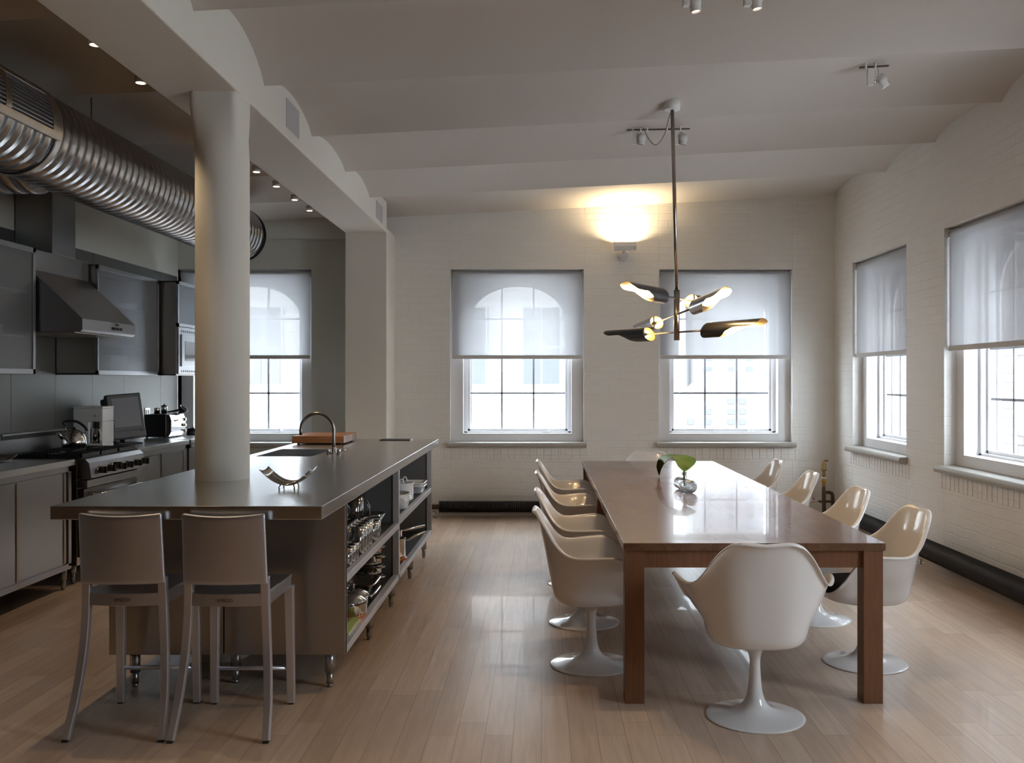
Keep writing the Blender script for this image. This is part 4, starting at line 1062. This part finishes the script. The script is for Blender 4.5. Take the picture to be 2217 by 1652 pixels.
o = MB().lathe([(.08, 0), (.11, .06), (.12, .09), (.11, .09), (.07, .01), (.001, .008)], (-3.80, 6.15, 1.80), 24).build('brown_bowl', mat('brown glaze', (.28,.12,.05), .4)); tag(o, 'brown bowl blurred behind the left frosted door', 'bowl')

# ------------------------------------------------------------------ small things on the kitchen worktop
t = thing('kettle', 'steel whistling kettle with black arched handle on the range', 'kettle', (-3.755, 7.72, .950))
MB().lathe(cr([(.082, 0), (.092, .012), (.094, .045), (.080, .095), (.050, .130), (.028, .140), (.001, .143)], 4), (0,0,0), 40).build('body', 'chrome', t, world=False)
MB().tube([(-.06, -.045, .07), (-.095, -.06, .105), (-.108, -.066, .118)], [.020, .015, .013], 14).build('spout', 'chrome', t, world=False)
hp = [(-.055, -.03, .175), (-.065, -.035, .195), (-.04, -.02, .208), (.02, .01, .200), (.065, .03, .165), (.088, .04, .125)]
MB().tube(cr(hp, 5), .011, 10).build('handle', 'black', t, world=False)
for p, q in (((-.05, -.03, .10), (-.052, -.03, .18)), ((.065, .03, .10), (.085, .04, .130))): MB().cyl(p, q, .005, 8).build('handle_post', 'chrome', t, world=False)
MB().lathe([(.012, .142), (.014, .155), (.001, .160)], (0,0,0), 14).build('knob', 'black', t, world=False)
t = thing('coffee_maker', 'tall white filter coffee maker behind the kettle', 'coffee maker', (-3.80, 8.14, KC))
b = MB()
b.box(-.125, .125, -.09, .12, 0, .035); b.box(-.125, .01, -.09, .12, .035, .215); b.box(-.125, .125, .03, .12, .035, .215); b.box(-.125, .125, -.09, .12, .215, .325); b.box(.095, .125, -.09, .03, .035, .215)
b.build('housing', 'whitep', t, world=False, bev=.008, seg=3)
bx(-.127, .127, -.093, .122, .325, .342).build('lid', 'whitep', t, world=False, bev=.006)
MB().lathe([(.035, .04), (.04, .05), (.04, .145), (.033, .16)], (.052, -.045, 0), 24).build('carafe', 'chrome', t, world=False)
MB().tube([(.07, -.085, .15), (.10, -.10, .145), (.112, -.10, .11), (.105, -.10, .06)], .009, 10).build('carafe_handle', 'whitep', t, world=False)
MB().lathe([(.011, 0), (.011, .003)], (0,0,0), 16).xf(Matrix.Translation((.06, -.091, .265)) @ Matrix.Rotation(pi/2, 4, 'X')).build('switch', 'greym', t, world=False)
t = thing('television', 'small dark grey portable television tilted on the kitchen worktop', 'television', (-3.66, 8.46, KC), radians(48))
tl = Matrix.Translation((0, 0, .245)) @ Matrix.Rotation(radians(-9), 4, 'X') @ Matrix.Rotation(radians(-4), 4, 'Y')
kw = dict(parent=t, world=False)
b = MB(); b.box(-.155, .155, -.02, .045, -.20, .20); b.box(-.135, .135, .045, .165, -.18, .18); b.xf(tl).build('case', 'tvgrey', bev=.014, seg=3, **kw)
bx(-.120, .120, -.024, -.018, -.095, .165).xf(tl).build('screen', 'screen', bev=.002, **kw)
bx(-.150, .150, -.034, -.018, -.192, -.125).xf(tl).build('speaker_bar', 'tvgrey', bev=.006, **kw)
bx(.095, .125, -.038, -.030, -.145, -.135).xf(tl).build('power_button', 'black', **kw)
MB().tube([(0, .06, .0), (0, .06, .10), (0, .03, .14)], .022, 12).build('neck', 'black', **kw)
bx(-.13, .13, -.06, .12, 0, .016).build('stand_base', 'black', bev=.006, **kw)
MB().tube([(-.17, .10, .01), (-.20, .10, .10), (-.19, .09, .19), (-.14, .06, .235)], .012, 10).build('bracket_arm', 'black', **kw)
t = thing('cable_coil', 'loose black cable lying beside the television foot', 'cable', (-3.72, 8.36, KC))
pp = [(.05*cos(a*.7)*(1-a/60)+.0012*a, .045*sin(a*.7)*(1-a/60), .006+.020*abs(sin(a*.5))) for a in range(0, 34)]
MB().tube(cr(pp, 3), .003, 6).build('loops', 'black', t, world=False)
t = thing('toaster_oven', 'black sided toaster oven with a shiny chrome front', 'toaster oven', (-3.72, 9.48, KC))
bx(-3.85, -3.63, 9.30, 9.68, KC+.012, KC+.232).build('case', 'black', t, bev=.01, seg=3)
b = MB(); pr = [(-3.64, KC+.010), (-3.61, KC+.012), (-3.585, KC+.06), (-3.582, KC+.17), (-3.60, KC+.225), (-3.64, KC+.235)]
b.grid([[(p[0], y, p[1]) for p in pr] for y in (9.30, 9.68)], False, True); b.f.append(tuple(range(6))); b.f.append(tuple(range(6, 12))); b.sm += [False]*2
b.build('chrome_front', 'chrome', t, bev=.006, seg=3)
MB().cyl((-3.565, 9.34, KC+.17), (-3.565, 9.55, KC+.17), .007).build('handle', 'chrome', t)
for z in (.06, .115, .17): MB().cyl((-3.585, 9.63, KC+z), (-3.56, 9.63, KC+z), .016, 16).build('dial', 'chrome', t)
for y in (9.33, 9.65):
    for x in (-3.83, -3.66): MB().cyl((x, y, KC), (x, y, KC+.014), .01, 10).build('foot', 'rubber', t)
def canister(x, y, r, h, lab, lid=True, nm='steel_canister'):
    t = thing(nm, lab, 'canister', (x, y, KC+.232))
    MB().lathe([(r, 0), (r, h), (r*.92, h+.003)], (0,0,0), 24).build('drum', 'chrome', t, world=False)
    if lid: MB().lathe([(r, h), (r*1.02, h+.010), (r*.3, h+.014), (r*.25, h+.024), (.001, h+.026)], (0,0,0), 24).build('lid', 'black', t, world=False)
canister(-3.80, 9.50, .028, .055, 'short steel canister on the toaster oven', False)
canister(-3.74, 9.53, .030, .070, 'steel canister with black lid on the toaster oven')
t = thing('scoop', 'black rounded scoop with long handle on the toaster oven', 'scoop', (-3.62, 9.62, KC+.235))
MB().lathe([(.001, 0), (.03, .005), (.048, .03), (.05, .045), (.044, .045), (.026, .01)], (0,0,.02), 24).xf(Matrix.Rotation(radians(40), 4, 'Y')).build('cup', 'black', t, world=False)
MB().tube([(0, 0, .03), (-.08, 0, .015), (-.15, 0, .006)], [.014, .009, .005], 8).build('handle', 'black', t, world=False)
t = thing('grinder', 'small black round grinder base at the end of the worktop', 'grinder', (-3.60, 9.92, KC))
MB().lathe([(.06, 0), (.062, .01), (.058, .065), (.001, .068)], (0,0,0), 28).build('base', 'black', t, world=False)
MB().cyl((0, 0, .066), (0, 0, .10), .012).build('spindle', 'chrome', t, world=False)
for y, z, lab in ((9.66, 1.165, 'chrome double socket on the steel wall behind the toaster oven'), (8.80, 1.135, 'chrome socket on the steel wall behind the television')):
    t = thing('wall_socket', lab, 'socket', (XL+.006, y, z))
    bx(XL+.005, XL+.012, y-.06, y+.06, z-.038, z+.038).build('plate', 'chrome', t, bev=.002)
    for d in (-.028, .028): bx(XL+.011, XL+.016, y+d-.016, y+d+.016, z-.022, z+.022).build('outlet', 'whitep', t, bev=.001)
t = thing('oval_tray', 'curved metal tray with upturned ends on the left worktop', 'tray', (-3.80, 6.62, KC))
rows = []
for i in range(17):
    u = -1+i/8; rows.append([(v*.10, u*.17, .004+.032*abs(u)**3+.006*v*v) for v in (-1, -.5, 0, .5, 1)])
MB().grid(rows, True).build('dish', 'nickel', t, world=False, solid=.004)
# ------------------------------------------------------------------ outside
def facade(name, label, boxes, m, wins, group=None, loc=(0,0,0)):
    t = thing(name, label, 'building', loc)
    b = MB()
    for q in boxes: b.box(*q)
    b.build('facade_wall', m, t)
    for w in wins:
        f_ = bx(*w[:6]).build('window_frame', 'ext1', t); 
    return t
t = thing('opposite_building', 'overexposed pale stone building across the street from the far windows', 'building', (-3, 24, -10))
b = bx(-16, 3.1, 24, 30, -12, 9); b.box(-16, 3.1, 23.75, 24, 1.02, 1.12); b.box(-16, 3.1, 23.85, 24, .55, .66); b.build('facade_wall', 'ext1', t)
for x in (-7.4, -4.85, -2.3, -.45, 1.75):
    for z in (1.33, 4.6):
        w = bx(x-.05, x+.95, 23.93, 24.02, z, z+2.0).build('window_frame', 'ext1', t)
        q = MB()
        for (a, b_) in ((x, x+.43), (x+.47, x+.9)): q.box(a, b_, 23.9, 23.94, z+.05, z+.95); q.box(a, b_, 23.9, 23.94, z+1.0, z+1.95)
        q.build('glazing', 'extw', w)
t = thing('brick_apartments', 'pale brick apartment house seen through the window behind the chandelier', 'building', (42, 240, -40))
mb = MB(); mb.box(33, 56, 240, 255, -45, -3.2); mb.add([(33, 240, -3.2), (41, 240, -3.2), (41, 240, 3.5), (33, 240, -12)], [(0,1,2)])
mb.box(41, 56, 240, 255, -3.2, 3.5); mb.build('facade_wall', 'extb', t)
q = MB()
for c, x in enumerate((36.5, 40.8, 46.6, 49.4)):
    for r in range(8):
        z = -4.6-2.55*r
        if c == 0 and r < 2: continue
        if x < 42 and z > -6: continue
        q.box(x, x+1.6, 239.9, 240.02, z, z+1.35)
q.build('windows', 'extw', t)
t = thing('high_rise', 'tall pale tower block behind the brick apartment house', 'building', (52, 285, -40))
mb = MB(); mb.box(45, 66, 285, 300, -50, 60); mb.box(36, 40.5, 283, 300, -50, 30); mb.build('facade_wall', 'ext2', t)
q = MB()
for r in range(22):
    z = -14.0+3.0*r
    q.box(60.6, 62.9, 284.9, 285.02, z, z+1.5)
    q.box(47.8, 50.6, 284.9, 285.02, z, z+1.3)
    q.box(55.5, 57., 284.9, 285.02, z, z+1.3)
q.build('windows', 'extw', t)
t = thing('neighbour_house', 'pale brick neighbouring house close outside the side windows', 'building', (9.5, 12, -10))
mb = bx(9.4, 14, 2, 40, -12, 8); mb.build('facade_wall', 'extr', t)
for y in (16.2, 21.6):
    w = bx(9.36, 9.41, y, y+1.0, .6, 2.4).build('window_frame', 'ext1', t); bx(9.33, 9.37, y+.1, y+.9, .7, 2.3).build('glazing', 'extw', w)
sh = bx(9.3, 9.4, 13.4, 14.6, 1.55, 3.2); 
for k in range(9): sh.box(9.27, 9.3, 13.42+k*.13, 13.50+k*.13, 1.6, 3.15)
sh.build('shutter', 'shutter', t)
bx(9.2, 9.41, 15.2, 15.6, -.05, .15).build('wall_lantern', 'tvgrey', t)
struct(bx(-150, 200, -60, 340, -50.5, -50).build('ground', 'extg'))

# ------------------------------------------------------------------ light
W = bpy.data.worlds.new('overcast sky'); SC.world = W; W.use_nodes = True
nt = W.node_tree; bg = nt.nodes['Background']; bg.inputs[0].default_value = (.82, .91, 1.0, 1); bg.inputs[1].default_value = WORLD
sl = bpy.data.lights.new('sun', 'SUN'); sl.energy = SUNE; sl.angle = radians(6); sl.color = (1., .97, .93)
so = bpy.data.objects.new('sun', sl); C.objects.link(so); so.rotation_euler = Vector((.45, .62, -.72)).to_track_quat('-Z', 'Y').to_euler()
def portal(loc, rot):
    l = bpy.data.lights.new('sky_portal', 'AREA'); l.shape = 'RECTANGLE'; l.size = 1.08; l.size_y = 1.65; l.cycles.is_portal = True
    o = bpy.data.objects.new('sky_portal', l); C.objects.link(o); o.location = loc; o.rotation_euler = rot
for x in (KWC, -.265, 2.014): portal((x, YF+.42, 1.75), (-pi/2, 0, 0))
for y in RW: portal((XR+.42, y, 1.75), (pi/2, 0, pi/2))

cam = bpy.data.cameras.new('camera'); co = bpy.data.objects.new('camera', cam); C.objects.link(co); SC.camera = co
co.location = (0, 0, H0); co.rotation_euler = (pi/2, 0, 0)
cam.sensor_width = 36; cam.sensor_fit = 'HORIZONTAL'; cam.lens = F/2217*36
cam.shift_x = -(VX-1108.5)/2217; cam.shift_y = -(826-VY)/2217
cam.clip_end = 1000
SC.view_settings.view_transform = 'Standard'; SC.view_settings.look = 'None'; SC.view_settings.exposure = EXPO; SC.view_settings.gamma = 1.0
SC.cycles.max_bounces = 10; SC.cycles.diffuse_bounces = 5; SC.cycles.glossy_bounces = 4; SC.cycles.transparent_max_bounces = 16; SC.cycles.transmission_bounces = 4
SC.cycles.caustics_reflective = False; SC.cycles.caustics_refractive = False; SC.cycles.sample_clamp_indirect = 4; SC.cycles.use_denoising = True
